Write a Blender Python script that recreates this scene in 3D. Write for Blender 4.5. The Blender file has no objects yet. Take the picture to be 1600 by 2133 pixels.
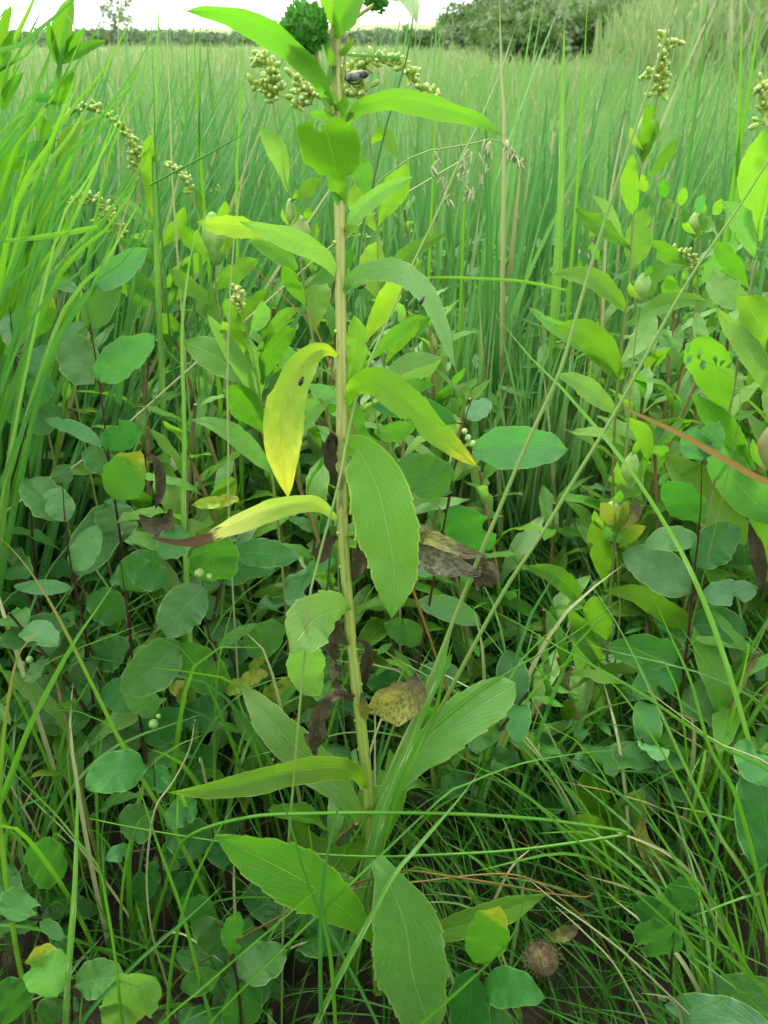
import bpy, math, random
import numpy as np
from mathutils import Vector, Matrix, noise as mnoise

R = math.radians
rnd = random.Random(7)
rng = np.random.default_rng(11)
scn = bpy.context.scene
COL = scn.collection

# ------------------------------------------------------------------ camera, sky, sun, exposure
FPX, CX, CY = 1642.0, 800.0, 1066.5          # focal length and centre in pixels of the 1600 x 2133 photograph
PITCH = R(31.1)
CAM = Vector((0.0, 0.0, 0.65))
cd = bpy.data.cameras.new('camera')
cam = bpy.data.objects.new('camera', cd); COL.objects.link(cam)
cam.location = CAM
cam.rotation_euler = (R(90) - PITCH, 0, 0)
cd.sensor_fit = 'VERTICAL'; cd.sensor_height = 24.0
cd.lens = 24.0 * FPX / 2133.0
cd.clip_start = 0.02; cd.clip_end = 2000
cd.dof.use_dof = True; cd.dof.focus_distance = 0.50; cd.dof.aperture_fstop = 13.0
scn.camera = cam

SUN_EL, SUN_AZ = R(62), R(-28)                # high and a little behind the plants, from the left
w = bpy.data.worlds.new('World'); scn.world = w; w.use_nodes = True
nt = w.node_tree; nt.nodes.clear()
sky = nt.nodes.new('ShaderNodeTexSky'); sky.sky_type = 'NISHITA'; sky.sun_disc = False
sky.sun_elevation = SUN_EL; sky.sun_rotation = SUN_AZ; sky.air_density = 1.0; sky.dust_density = 2.5
mx = nt.nodes.new('ShaderNodeMix'); mx.data_type = 'RGBA'; mx.inputs[0].default_value = 0.82
mx.inputs[7].default_value = (12.6, 12.7, 12.2, 1)    # thin bright cloud over the blue
bg = nt.nodes.new('ShaderNodeBackground'); bg.inputs[1].default_value = 0.066
ow = nt.nodes.new('ShaderNodeOutputWorld')
nt.links.new(sky.outputs[0], mx.inputs[6]); nt.links.new(mx.outputs[2], bg.inputs[0]); nt.links.new(bg.outputs[0], ow.inputs[0])
sd = bpy.data.lights.new('sun', 'SUN'); sd.energy = 1.5; sd.angle = R(11); sd.color = (1.0, 0.97, 0.90)
sun = bpy.data.objects.new('sun', sd); COL.objects.link(sun)
dv = Vector((math.sin(SUN_AZ) * math.cos(SUN_EL), math.cos(SUN_AZ) * math.cos(SUN_EL), math.sin(SUN_EL)))
sun.rotation_euler = dv.to_track_quat('Z', 'Y').to_euler(); sun.location = (0, 0, 5)
scn.view_settings.view_transform = 'Standard'; scn.view_settings.look = 'None'
scn.view_settings.gamma = 1.0; scn.view_settings.use_curve_mapping = False
scn.view_settings.exposure = 1.92
scn.render.engine = 'CYCLES'
scn.cycles.max_bounces = 7; scn.cycles.diffuse_bounces = 3; scn.cycles.glossy_bounces = 2
scn.cycles.transmission_bounces = 5; scn.cycles.caustics_reflective = False; scn.cycles.caustics_refractive = False

# ------------------------------------------------------------------ geometry helpers
cp, sp = math.cos(PITCH), math.sin(PITCH)
def ray(px, py):
    a, b = (px - CX) / FPX, -(py - CY) / FPX
    return Vector((a, cp + b * sp, -sp + b * cp))
def P(px, py, Y):
    """the point seen at a pixel of the photograph, Y metres in front of the camera"""
    r = ray(px, py); return CAM + r * (Y / r.y)
def depth(p):
    d = p - CAM; return d.y * cp - d.z * sp
_DY = [(-200, 1.2), (300, 1.0), (600, .76), (800, .68), (1000, .60), (1300, .52), (1600, .44), (1900, .34), (2133, .29), (2500, .24)]
def DY(py):
    for (a, b), (c, d) in zip(_DY, _DY[1:]):
        if py <= c: return b + (d - b) * max(0, (py - a) / (c - a))
    return .24
def SY(py):
    """distance of the leaning main stem at a picture row"""
    r = ray(CX, py); t = -r.z / r.y
    return .4385 / (1 + .1515 * t)
def resample(pts, n):
    """Catmull-Rom through pts, n points evenly by length"""
    p = np.array([tuple(q) for q in pts], float)
    if len(p) == 2: p = np.array([p[0], (p[0] + p[1]) / 2, p[1]])
    e = np.vstack([2 * p[0] - p[1], p, 2 * p[-1] - p[-2]])
    out = []
    for i in range(1, len(e) - 2):
        for t in np.linspace(0, 1, 9)[:-1]:
            a, b, c, d = e[i - 1], e[i], e[i + 1], e[i + 2]
            out.append(.5 * ((2 * b) + (-a + c) * t + (2 * a - 5 * b + 4 * c - d) * t * t + (-a + 3 * b - 3 * c + d) * t ** 3))
    out.append(p[-1]); out = np.array(out)
    s = np.r_[0, np.cumsum(np.linalg.norm(np.diff(out, axis=0), axis=1))]
    return lambda v: np.stack([np.interp(np.asarray(v) * s[-1], s, out[:, k]) for k in range(3)], 1)
def nrm(a): return a / np.maximum(np.linalg.norm(a, axis=-1, keepdims=True), 1e-9)
def mesh(name, V, F, UV=None, mat=None, smooth=True):
    me = bpy.data.meshes.new(name)
    V = np.asarray(V, np.float32); F = np.asarray(F, np.int32)
    me.vertices.add(len(V)); me.vertices.foreach_set('co', V.ravel())
    k = F.shape[1]
    me.loops.add(F.size); me.loops.foreach_set('vertex_index', F.ravel())
    me.polygons.add(len(F)); me.polygons.foreach_set('loop_start', np.arange(0, F.size, k, dtype=np.int32))
    if smooth: me.polygons.foreach_set('use_smooth', np.ones(len(F), bool))
    if UV is not None:
        uv = me.uv_layers.new(name='UVMap'); uv.data.foreach_set('uv', np.asarray(UV, np.float32)[F.ravel()].ravel())
    me.update(calc_edges=True); me.validate()
    if mat: me.materials.append(mat)
    return me
def link(name, me, parent=None, mw=None):
    o = bpy.data.objects.new(name, me); COL.objects.link(o)
    if parent is not None: o.parent = parent
    if mw is not None: o.matrix_local = mw
    return o
def thing(name, label, cat, loc, group=None):
    o = bpy.data.objects.new(name, None); COL.objects.link(o); o.empty_display_size = .02
    o.location = loc; o['label'] = label; o['category'] = cat
    if group: o['group'] = group
    return o
def tag(o, label=None, cat=None, group=None, kind=None):
    if label: o['label'] = label
    if cat: o['category'] = cat
    if group: o['group'] = group
    if kind: o['kind'] = kind
    return o
def tube_geo(pts, rad, n=40, k=8, ridge=0.0):
    f = resample(pts, n); v = np.linspace(0, 1, n); c = f(v)
    T = nrm(np.gradient(c, axis=0)); up = np.array([.31, .9, .1])
    A = nrm(np.cross(T, up)); B = np.cross(T, A)
    r = np.interp(v, np.linspace(0, 1, len(rad)), rad)
    an = np.arange(k) / k * 2 * np.pi
    rr = r[:, None] * (1 + ridge * np.cos(an * (k // 2))[None, :])
    V = c[:, None, :] + rr[..., None] * (np.cos(an)[None, :, None] * A[:, None, :] + np.sin(an)[None, :, None] * B[:, None, :])
    i = np.arange(n - 1)[:, None] * k; j = np.arange(k)[None, :]; j2 = (j + 1) % k
    F = np.stack([i + j, i + j2, i + k + j2, i + k + j], -1).reshape(-1, 4)
    UV = np.stack([np.tile(np.arange(k) / k, n), np.repeat(v, k)], 1)
    V = V.reshape(-1, 3)
    # closed ends
    m = len(V); V = np.vstack([V, c[0], c[-1]]); UV = np.vstack([UV, [.5, 0], [.5, 1]])
    e0 = np.stack([np.full(k, m), np.arange(k), (np.arange(k) + 1) % k, np.full(k, m)], 1)
    e1 = (n - 1) * k
    e2 = np.stack([np.full(k, m + 1), e1 + (np.arange(k) + 1) % k, e1 + np.arange(k), np.full(k, m + 1)], 1)
    tri = np.vstack([e0[:, :3], e2[:, :3]])
    return V, F, UV, tri
def tube(name, pts, rad, mat, parent=None, n=40, k=8, ridge=0.0):
    org = np.array(parent.location) if parent is not None else np.zeros(3)
    V, F, UV, tri = tube_geo(pts, rad, n, k, ridge)
    me = bpy.data.meshes.new(name)
    me.from_pydata((V - org).tolist(), [], F.tolist() + tri.tolist())
    uv = me.uv_layers.new(name='UVMap')
    idx = np.zeros(len(me.loops), np.int32); me.loops.foreach_get('vertex_index', idx)
    uv.data.foreach_set('uv', UV[idx].astype(np.float32).ravel())
    me.polygons.foreach_set('use_smooth', np.ones(len(me.polygons), bool))
    me.materials.append(mat)
    return link(name, me, parent)

# leaf outline: half width along v in 0..1
def prof(kind, v):
    v = np.clip(v, 0, 1)
    if kind == 'lance':      # goldenrod: widest past the middle, long taper to the base, short point
        w_ = np.interp(v, [0, .06, .15, .3, .48, .64, .8, .92, 1], [.14, .17, .32, .64, .93, 1, .78, .38, 0])
    elif kind == 'long':     # narrow leaf with drawn out point
        w_ = np.interp(v, [0, .06, .2, .4, .6, .8, .93, 1], [.2, .32, .74, 1, .97, .68, .3, 0])
    elif kind == 'oval':     # snowberry
        w_ = np.interp(v, [0, .03, .08, .16, .3, .5, .7, .83, .93, 1], [.05, .2, .46, .74, .96, 1, .87, .66, .38, 0])
    elif kind == 'spoon':
        w_ = np.interp(v, [0, .1, .3, .5, .7, .85, .94, .98, 1], [.12, .2, .55, .85, 1, .93, .66, .38, 0])
    elif kind == 'cut':      # tip eaten away
        w_ = np.interp(v, [0, .1, .2, .3, .42, .52, .62, .75, .92, 1], [.14, .2, .3, .44, .62, .88, .97, 1, .95, .78])
    else:                    # grass
        w_ = np.interp(v, [0, .1, .6, .85, 1], [.7, 1, .9, .55, 0.05])
    return w_
def leaf_geo(mid, width, kind='lance', view=None, roll=0., fold=.15, teeth=0, amp=.05, bites=(), nu=6, rows=None, wav=.04, seed=0, under=False, curl=0., twist=0.):
    """mid: 3D points base..tip; width: full width in metres; view: where the blade faces"""
    r_ = np.random.default_rng(seed + 5)
    rows = rows or 16
    if teeth:
        teeth = max(5, int(teeth * .8)); st_ = np.arange(teeth) + r_.uniform(-.28, .28, teeth); st_[0] = 0; en_ = np.r_[st_[1:], teeth]
        ph = np.tile([0., .55, .93], teeth); vv = (np.repeat(st_, 3) + ph * np.repeat(en_ - st_, 3)) / teeth
        vv = np.r_[vv * .95 + .03, 1.0]; vv = np.r_[0, .015, vv]; tv = np.r_[0, 0, ph, 0]
        k_ = np.r_[0, 0, np.repeat(.35 + 1.3 * r_.random(teeth), 3), 0]
        tooth = tv * k_ * amp * .62 * np.clip((vv - .2) / .2, 0, 1)
    else:
        vv = np.linspace(0, 1, rows); vv = vv + .02 * np.sin(vv * np.pi * 2); tooth = np.zeros(len(vv))
        vv[-1] = 1
        if amp > 0 and kind == 'oval': tooth = amp * .22 * (r_.random(len(vv)) - .5)
    n = len(vv)
    f = resample(mid, n); c = f(vv); ff = f(np.clip(vv + .01, 0, 1)) - f(np.clip(vv - .01, 0, 1)); T = nrm(ff)
    if view is None: view = np.array(CAM)
    D = nrm(np.array(view)[None] - c)
    S = nrm(np.cross(T, D)); N = np.cross(S, T)            # N towards the viewer
    ro = R(roll) + R(twist) * (vv - .35)
    S2 = S * np.cos(ro)[:, None] + N * np.sin(ro)[:, None]; N2 = -S * np.sin(ro)[:, None] + N * np.cos(ro)[:, None]
    hw = prof(kind, vv) * width / 2
    L = hw * (1 + tooth * 2.2); Rr = hw * (1 + np.where(tooth > 0, tooth * (1.3 - .6 * np.sin(vv * 40)), 0) * 2.0)
    L = L + width * .014 * np.sin(vv * 23 + seed) * (hw > 0); Rr = Rr + width * .014 * np.sin(vv * 19 + seed * 2 + 1) * (hw > 0)
    L[-1] *= .2; Rr[-1] *= .2
    if kind == 'cut': L[-1] = hw[-1]; Rr[-1] = hw[-1]
    for (side, bv, bl, bd) in bites:                       # side, where, length, depth
        sh = np.sqrt(np.clip(1 - ((vv - bv) / bl) ** 2, 0, 1)) * bd * (1 + .25 * np.sin(vv * 160 + seed))
        if side < 0: L = np.minimum(L, np.maximum(hw * (1 - sh), hw * .03))
        else: Rr = np.minimum(Rr, np.maximum(hw * (1 - sh), hw * .03))
    u = np.linspace(-1, 1, nu + 1)
    X = np.where(u[None] < 0, L[:, None] * u[None], Rr[:, None] * u[None])
    au = np.abs(u)[None]
    H = X * 0 + fold * np.abs(X) - curl * X ** 2 / max(width, 1e-6) * 2
    wv = wav * width * (np.sin(vv[:, None] * 14 + seed + u[None] * 1.2) * au + .6 * np.sin(vv[:, None] * 31 + seed * 3 - u[None] * 2) * au ** 2)
    H = H + wv
    if wav > .09: H = H + wav * width * .45 * (np.sin(vv[:, None] * 47 + u[None] * 4 + seed) * np.cos(u[None] * 6 + vv[:, None] * 17 + seed))
    V = c[:, None] + X[..., None] * S2[:, None] + H[..., None] * N2[:, None]
    m = nu + 1
    i = np.arange(n - 1)[:, None] * m; j = np.arange(nu)[None]
    F = np.stack([i + j, i + m + j, i + m + j + 1, i + j + 1], -1).reshape(-1, 4)
    # S = T x D, so going along T then S winds away from the viewer: flip to face the viewer unless the under side shows
    if not under: F = F[:, ::-1]
    Xn = X / np.maximum(width / 2, 1e-9)
    UV = np.stack([np.broadcast_to(.5 + .5 * u[None], X.shape), np.broadcast_to(vv[:, None], X.shape)], -1).reshape(-1, 2)
    return V.reshape(-1, 3), F, UV
def drop_faces(V, F, UV, holes):
    c = UV[F].mean(1); keep = np.ones(len(F), bool)
    for (hu, hv, ru, rv) in holes: keep &= ((c[:, 0] - hu) / ru) ** 2 + ((c[:, 1] - hv) / rv) ** 2 > 1
    return F[keep]
_seed = [0]
def leaf(parent, pts, wpx, mat, kind='lance', Yb=None, Yt=None, Y=None, name='leaf', holes=(), label=None, **kw):
    """a leaf whose midrib runs through picture points pts (base first), wpx wide as seen, standing from Yb to Yt metres away"""
    _seed[0] += 1; seed = kw.pop('seed', _seed[0])
    n = len(pts)
    if Y is None:
        if Yb is None: Yb = DY(pts[0][1])
        if Yt is None: Yt = Yb
        Y = [Yb + (Yt - Yb) * i / (n - 1) for i in range(n)]
    p3 = [P(x, y, yy) for (x, y), yy in zip(pts, Y)]
    dm = sum(depth(q) for q in p3) / n
    roll = kw.get('roll', 0)
    width = wpx * dm / FPX / max(.35, math.cos(R(roll)))
    V, F, UV = leaf_geo(p3, width, kind, seed=seed, **kw)
    if holes: F = drop_faces(V, F, UV, holes)
    org = np.array(parent.location)
    o = link(name, mesh(name, V - org, F, UV, mat), parent)
    if label: o['label'] = label
    return o
def grass(pts, wpx, mat, name='grass_stalk', label=None, cat='grass', group=None, Y=None, root=True, parent=None, n=40, round_=False, taper='grass', fold=.45, roll=20):
    """one long blade or stalk traced from its tip (first point) to its lower end, then on down to the soil"""
    m = len(pts)
    if Y is None: Y = [DY(y) - .03 for _, y in pts]
    elif not isinstance(Y, (list, tuple)): Y = [Y] * m
    elif len(Y) == 2 and m != 2: Y = [Y[0] + (Y[1] - Y[0]) * i / (m - 1) for i in range(m)]
    p3 = [P(x, y, yy) for (x, y), yy in zip(pts, Y)]
    dm = sum(depth(q) for q in p3) / m
    wd = wpx * dm / FPX
    if root and p3[-1].z > .01:
        a, b = p3[-2], p3[-1]; d = (b - a).normalized(); h = b.z
        dz = min(d.z, -.45); k = h / -dz
        p3.append(Vector((b.x + d.x * k * .35, b.y + d.y * k * .3, b.z * .4)))
        p3.append(Vector((b.x + d.x * k * .5, b.y + d.y * k * .45, -.004)))
    elif root: p3[-1].z = -.004
    p3 = p3[::-1]
    own = parent is None
    loc = Vector(p3[0]) if own else parent.location
    if own: pass
    if round_:
        V, F, UV, tri = tube_geo(p3, [wd * .55, wd * .55, wd * .5, wd * .42, wd * .2], n, 6)
        me = bpy.data.meshes.new(name); me.from_pydata((V - np.array(loc)).tolist(), [], F.tolist() + tri.tolist())
        uv = me.uv_layers.new(name='UVMap'); idx = np.zeros(len(me.loops), np.int32); me.loops.foreach_get('vertex_index', idx)
        uv.data.foreach_set('uv', UV[idx].astype(np.float32).ravel())
        me.polygons.foreach_set('use_smooth', np.ones(len(me.polygons), bool)); me.materials.append(mat)
    else:
        V, F, UV = leaf_geo(p3, wd, taper, nu=4, rows=n, fold=fold, roll=roll, wav=.03, amp=0, seed=_seed[0] + m)
        _seed[0] += 1
        me = mesh(name, V - np.array(loc), F, UV, mat)
    o = link(name, me, parent)
    if own:
        o.location = loc; tag(o, label, cat, group)
    return o

# ------------------------------------------------------------------ materials
def new_mat(name):
    m = bpy.data.materials.new(name); m.use_nodes = True; t = m.node_tree; t.nodes.clear()
    return m, t
def nd(t, ty, **kw):
    n = t.nodes.new(ty)
    for k, v in kw.items(): setattr(n, k, v)
    return n
def mth(t, op, a, b=None, c=None, clamp=False):
    n = nd(t, 'ShaderNodeMath', operation=op, use_clamp=clamp)
    for i, x in enumerate((a, b, c)):
        if x is None: continue
        if isinstance(x, (int, float)): n.inputs[i].default_value = x
        else: t.links.new(x, n.inputs[i])
    return n.outputs[0]
def mixc(t, f, a, b, mode='MIX'):
    n = nd(t, 'ShaderNodeMix', data_type='RGBA', blend_type=mode)
    for i, x in ((0, f), (6, a), (7, b)):
        if isinstance(x, (int, float)): n.inputs[i].default_value = x
        elif isinstance(x, tuple): n.inputs[i].default_value = (*x, 1)
        else: t.links.new(x, n.inputs[i])
    return n.outputs[2]
def sstep(t, x, lo, hi):
    n = nd(t, 'ShaderNodeMapRange', interpolation_type='SMOOTHSTEP'); t.links.new(x, n.inputs[0])
    n.inputs[1].default_value = lo; n.inputs[2].default_value = hi; return n.outputs[0]
def noise4(t, vec, w_, scale, detail=3):
    n = nd(t, 'ShaderNodeTexNoise', noise_dimensions='4D'); t.links.new(vec, n.inputs['Vector']); t.links.new(w_, n.inputs['W'])
    n.inputs['Scale'].default_value = scale; n.inputs['Detail'].default_value = detail; return n.outputs['Fac']
def finish(t, color, trans, tf, rough, bump=None, bstr=.3, bdist=.0006, spec=.3):
    pb = nd(t, 'ShaderNodeBsdfPrincipled'); tr = nd(t, 'ShaderNodeBsdfTranslucent'); ms = nd(t, 'ShaderNodeMixShader'); out = nd(t, 'ShaderNodeOutputMaterial')
    t.links.new(color, pb.inputs['Base Color'])
    if isinstance(rough, (int, float)): pb.inputs['Roughness'].default_value = rough
    else: t.links.new(rough, pb.inputs['Roughness'])
    pb.inputs['Specular IOR Level'].default_value = spec
    if bump is not None:
        b = nd(t, 'ShaderNodeBump'); b.inputs['Strength'].default_value = bstr; b.inputs['Distance'].default_value = bdist
        t.links.new(bump, b.inputs['Height']); t.links.new(b.outputs[0], pb.inputs['Normal'])
    if trans is None: t.links.new(pb.outputs[0], out.inputs[0]); return
    t.links.new(trans, tr.inputs[0])
    ms.inputs[0].default_value = tf
    t.links.new(pb.outputs[0], ms.inputs[1]); t.links.new(tr.outputs[0], ms.inputs[2]); t.links.new(ms.outputs[0], out.inputs[0])
def leaf_mat(name, top, under, vein, trans, style='gold', tf=.42, rough=.42, yellow=None, ystart=.3, yend=.8, brown_tip=None, spots=.6, var=.25, dry=False, edge=None, spec=.3):
    m, t = new_mat(name)
    uv = nd(t, 'ShaderNodeUVMap'); uv.uv_map = 'UVMap'; sx = nd(t, 'ShaderNodeSeparateXYZ'); t.links.new(uv.outputs[0], sx.inputs[0])
    u, v = sx.outputs[0], sx.outputs[1]
    oi = nd(t, 'ShaderNodeObjectInfo'); ran = mth(t, 'MULTIPLY', oi.outputs['Random'], 37.0)
    a = mth(t, 'ABSOLUTE', mth(t, 'SUBTRACT', u, .5))
    mp = nd(t, 'ShaderNodeMapping'); t.links.new(uv.outputs[0], mp.inputs[0]); mp.inputs['Scale'].default_value = (1, 2.6, 1)
    nz = noise4(t, mp.outputs[0], ran, 5, 4); nf = noise4(t, mp.outputs[0], ran, 38, 3)
    geo = nd(t, 'ShaderNodeNewGeometry')
    base = mixc(t, geo.outputs['Backfacing'], top, under)
    # natural variation from leaf to leaf and inside the blade
    base = mixc(t, mth(t, 'MULTIPLY', sstep(t, nz, .35, .7), .45), base, tuple(c * k for c, k in zip(top, (1.5, 1.18, 1.0))))
    hs = nd(t, 'ShaderNodeHueSaturation'); t.links.new(base, hs.inputs['Color'])
    t.links.new(mth(t, 'ADD', mth(t, 'MULTIPLY', mth(t, 'SUBTRACT', oi.outputs['Random'], .5), .035), .5), hs.inputs['Hue'])
    t.links.new(mth(t, 'ADD', mth(t, 'MULTIPLY', mth(t, 'FRACT', mth(t, 'MULTIPLY', oi.outputs['Random'], 91.7)), var * 2), 1 - var), hs.inputs['Value'])
    base = hs.outputs[0]
    midm = mth(t, 'SUBTRACT', 1.0, sstep(t, a, .004, .022 if style == 'gold' else .016))
    if style == 'gold':      # one strong midrib, two fine long side veins, faint net
        par = mth(t, 'SUBTRACT', 1.0, sstep(t, mth(t, 'ABSOLUTE', mth(t, 'SUBTRACT', a, mth(t, 'MULTIPLY', mth(t, 'SINE', mth(t, 'MULTIPLY', v, 3.14)), .2))), .003, .012))
        lat = mth(t, 'POWER', mth(t, 'ADD', .5, mth(t, 'MULTIPLY', .5, mth(t, 'SINE', mth(t, 'ADD', mth(t, 'SUBTRACT', mth(t, 'MULTIPLY', v, 75), mth(t, 'MULTIPLY', a, 70)), mth(t, 'MULTIPLY', nz, 5))))), 9)
        vm = mth(t, 'MAXIMUM', mth(t, 'MULTIPLY', par, .24), mth(t, 'MULTIPLY', lat, .2))
    else:                    # feather veins
        lat = mth(t, 'POWER', mth(t, 'ADD', .5, mth(t, 'MULTIPLY', .5, mth(t, 'SINE', mth(t, 'ADD', mth(t, 'SUBTRACT', mth(t, 'MULTIPLY', v, 34), mth(t, 'MULTIPLY', a, 30)), mth(t, 'MULTIPLY', nz, 3.5))))), 16)
        net = nd(t, 'ShaderNodeTexVoronoi', feature='DISTANCE_TO_EDGE'); t.links.new(mp.outputs[0], net.inputs['Vector']); net.inputs['Scale'].default_value = 16
        ne = mth(t, 'SUBTRACT', 1.0, sstep(t, net.outputs['Distance'], .0, .09))
        vm = mth(t, 'MAXIMUM', mth(t, 'MULTIPLY', lat, .26), mth(t, 'MULTIPLY', ne, .14))
    allv = mth(t, 'MAXIMUM', mth(t, 'MULTIPLY', midm, .85), vm)
    col = mixc(t, mth(t, 'MULTIPLY', allv, .95), base, vein)
    col = mixc(t, mth(t, 'MULTIPLY', nf, .22), col, tuple(c * .55 for c in top))
    tcol = mixc(t, mth(t, 'MULTIPLY', allv, .4), trans, tuple(c * .75 for c in trans))
    hs2 = nd(t, 'ShaderNodeHueSaturation'); t.links.new(tcol, hs2.inputs['Color'])
    t.links.new(mth(t, 'ADD', mth(t, 'MULTIPLY', mth(t, 'SUBTRACT', oi.outputs['Random'], .5), .03), .5), hs2.inputs['Hue']); tcol = hs2.outputs[0]
    if edge:
        em = mth(t, 'MULTIPLY', sstep(t, a, .462, .492), .75); col = mixc(t, em, col, edge)
    if yellow:
        f = sstep(t, mth(t, 'ADD', v, mth(t, 'MULTIPLY', mth(t, 'SUBTRACT', nz, .5), .5)), ystart, yend)
        col = mixc(t, f, col, yellow); tcol = mixc(t, f, tcol, tuple(min(1, c * 1.15) for c in yellow))
    if brown_tip:
        f = sstep(t, mth(t, 'ADD', v, mth(t, 'MULTIPLY', mth(t, 'SUBTRACT', nz, .5), .3)), brown_tip, brown_tip + .08)
        bc = mixc(t, nf, (.06, .035, .018), (.22, .15, .08)); col = mixc(t, f, col, bc); tcol = mixc(t, f, tcol, (.05, .03, .012))
    if dry:
        n3 = noise4(t, mp.outputs[0], ran, 11, 6); dk = sstep(t, n3, .42, .62)
        col = mixc(t, mth(t, 'MULTIPLY', dk, .7), col, (.036, .036, .018)); crk = n3
    if spots:
        vo = nd(t, 'ShaderNodeTexVoronoi', voronoi_dimensions='4D'); t.links.new(mp.outputs[0], vo.inputs['Vector']); t.links.new(ran, vo.inputs['W']); vo.inputs['Scale'].default_value = 6.5
        sc_ = nd(t, 'ShaderNodeSeparateColor'); t.links.new(vo.outputs['Color'], sc_.inputs[0])
        rare = mth(t, 'GREATER_THAN', sc_.outputs[0], 1 - .25 * spots)
        sp_ = mth(t, 'MULTIPLY', mth(t, 'SUBTRACT', 1.0, sstep(t, vo.outputs['Distance'], .05, .13)), rare)
        col = mixc(t, mth(t, 'MULTIPLY', sp_, .8), col, (.10, .06, .02)); tcol = mixc(t, mth(t, 'MULTIPLY', sp_, .8), tcol, (.06, .04, .01))
        wsp = sstep(t, nf, .66, .78); col = mixc(t, mth(t, 'MULTIPLY', wsp, .25), col, tuple(min(.6, c * 2.2 + .03) for c in top))
    bmp = mth(t, 'ADD', mth(t, 'MULTIPLY', allv, -1.0), mth(t, 'MULTIPLY', nf, .8))
    if dry: bmp = mth(t, 'ADD', bmp, mth(t, 'MULTIPLY', crk, 4.0))
    ro = mth(t, 'ADD', rough - .12, mth(t, 'MULTIPLY', nz, .22))
    finish(t, col, tcol, tf, ro, bmp, .8, .0007, spec)
    return m
def blade_mat(name, c1, c2, straw, trans, straw_share=.08, tf=.35, rough=.42, island=True, tipbrown=0., along=True, flecks=False):
    m, t = new_mat(name)
    uv = nd(t, 'ShaderNodeUVMap'); uv.uv_map = 'UVMap'; sx = nd(t, 'ShaderNodeSeparateXYZ'); t.links.new(uv.outputs[0], sx.inputs[0])
    u, v = sx.outputs[0], sx.outputs[1]
    geo = nd(t, 'ShaderNodeNewGeometry'); oi = nd(t, 'ShaderNodeObjectInfo')
    ran = geo.outputs['Random Per Island'] if island else oi.outputs['Random']
    mp = nd(t, 'ShaderNodeMapping'); t.links.new(uv.outputs[0], mp.inputs[0]); mp.inputs['Scale'].default_value = (3, 10, 1)
    nz = noise4(t, mp.outputs[0], mth(t, 'MULTIPLY', ran, 61.0), 1.4, 3)
    line = mth(t, 'ADD', .5, mth(t, 'MULTIPLY', .5, mth(t, 'SINE', mth(t, 'MULTIPLY', u, 50))))
    base = mixc(t, mth(t, 'FRACT', mth(t, 'MULTIPLY', ran, 17.3)), c1, c2)
    base = mixc(t, mth(t, 'MULTIPLY', nz, .5), base, tuple(c * .6 for c in c1))
    st = mth(t, 'GREATER_THAN', mth(t, 'FRACT', mth(t, 'MULTIPLY', ran, 5.77)), 1 - straw_share)
    if tipbrown: st = mth(t, 'MAXIMUM', st, sstep(t, mth(t, 'ADD', v, mth(t, 'MULTIPLY', nz, .25)), 1.1 - tipbrown, 1.2 - tipbrown * .6))
    base = mixc(t, st, base, straw); tc = mixc(t, st, trans, straw)
    base = mixc(t, mth(t, 'MULTIPLY', line, .22), base, tuple(c * .5 for c in c1))
    midr = mth(t, 'SUBTRACT', 1.0, sstep(t, mth(t, 'ABSOLUTE', mth(t, 'SUBTRACT', u, .5)), .01, .09))
    base = mixc(t, mth(t, 'MULTIPLY', midr, .35), base, tuple(min(.6, c * 1.7 + .02) for c in c2))
    if flecks: base = mixc(t, mth(t, 'MULTIPLY', sstep(t, nz, .58, .64), .7), base, (.5, .55, .36))
    finish(t, base, tc, tf, rough, line, .3, .0003)
    return m
def stem_mat(name, lo, hi, dark, rough=.5, split=.5, stripes=28):
    """lo colour near the root, hi colour towards the top"""
    m, t = new_mat(name)
    uv = nd(t, 'ShaderNodeUVMap'); uv.uv_map = 'UVMap'; sx = nd(t, 'ShaderNodeSeparateXYZ'); t.links.new(uv.outputs[0], sx.inputs[0])
    oi = nd(t, 'ShaderNodeObjectInfo')
    mp = nd(t, 'ShaderNodeMapping'); t.links.new(uv.outputs[0], mp.inputs[0]); mp.inputs['Scale'].default_value = (2, 14, 1)
    nz = noise4(t, mp.outputs[0], mth(t, 'MULTIPLY', oi.outputs['Random'], 40.0), 2.5, 5)
    nb = noise4(t, mp.outputs[0], mth(t, 'MULTIPLY', oi.outputs['Random'], 40.0), .6, 2)
    f = sstep(t, mth(t, 'ADD', sx.outputs[1], mth(t, 'MULTIPLY', mth(t, 'SUBTRACT', nb, .5), .6)), split - .25, split + .25)
    base = mixc(t, f, lo, hi)
    line = mth(t, 'ADD', .5, mth(t, 'MULTIPLY', .5, mth(t, 'SINE', mth(t, 'MULTIPLY', sx.outputs[0], stripes * 6.283 / 4))))
    base = mixc(t, mth(t, 'MULTIPLY', line, .42), base, dark)
    base = mixc(t, mth(t, 'MULTIPLY', sstep(t, nz, .56, .66), .75), base, tuple(c * .6 for c in dark))
    finish(t, base, None, 0, rough, mth(t, 'ADD', line, nz), .5, .0004)
    return m
def plain_mat(name, c1, c2, rough=.6, scale=120, bump=.3, trans=None, tf=.2):
    m, t = new_mat(name)
    tc = nd(t, 'ShaderNodeTexCoord'); oi = nd(t, 'ShaderNodeObjectInfo')
    n = noise4(t, tc.outputs['Object'], mth(t, 'MULTIPLY', oi.outputs['Random'], 40.0), scale, 4)
    col = mixc(t, sstep(t, n, .3, .7), c1, c2)
    if trans:
        r_ = nd(t, 'ShaderNodeRGB'); r_.outputs[0].default_value = (*trans, 1)
        finish(t, col, r_.outputs[0], tf, rough, n, bump, .001)
    else: finish(t, col, None, 0, rough, n, bump, .001)
    return m
M = {}
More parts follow.
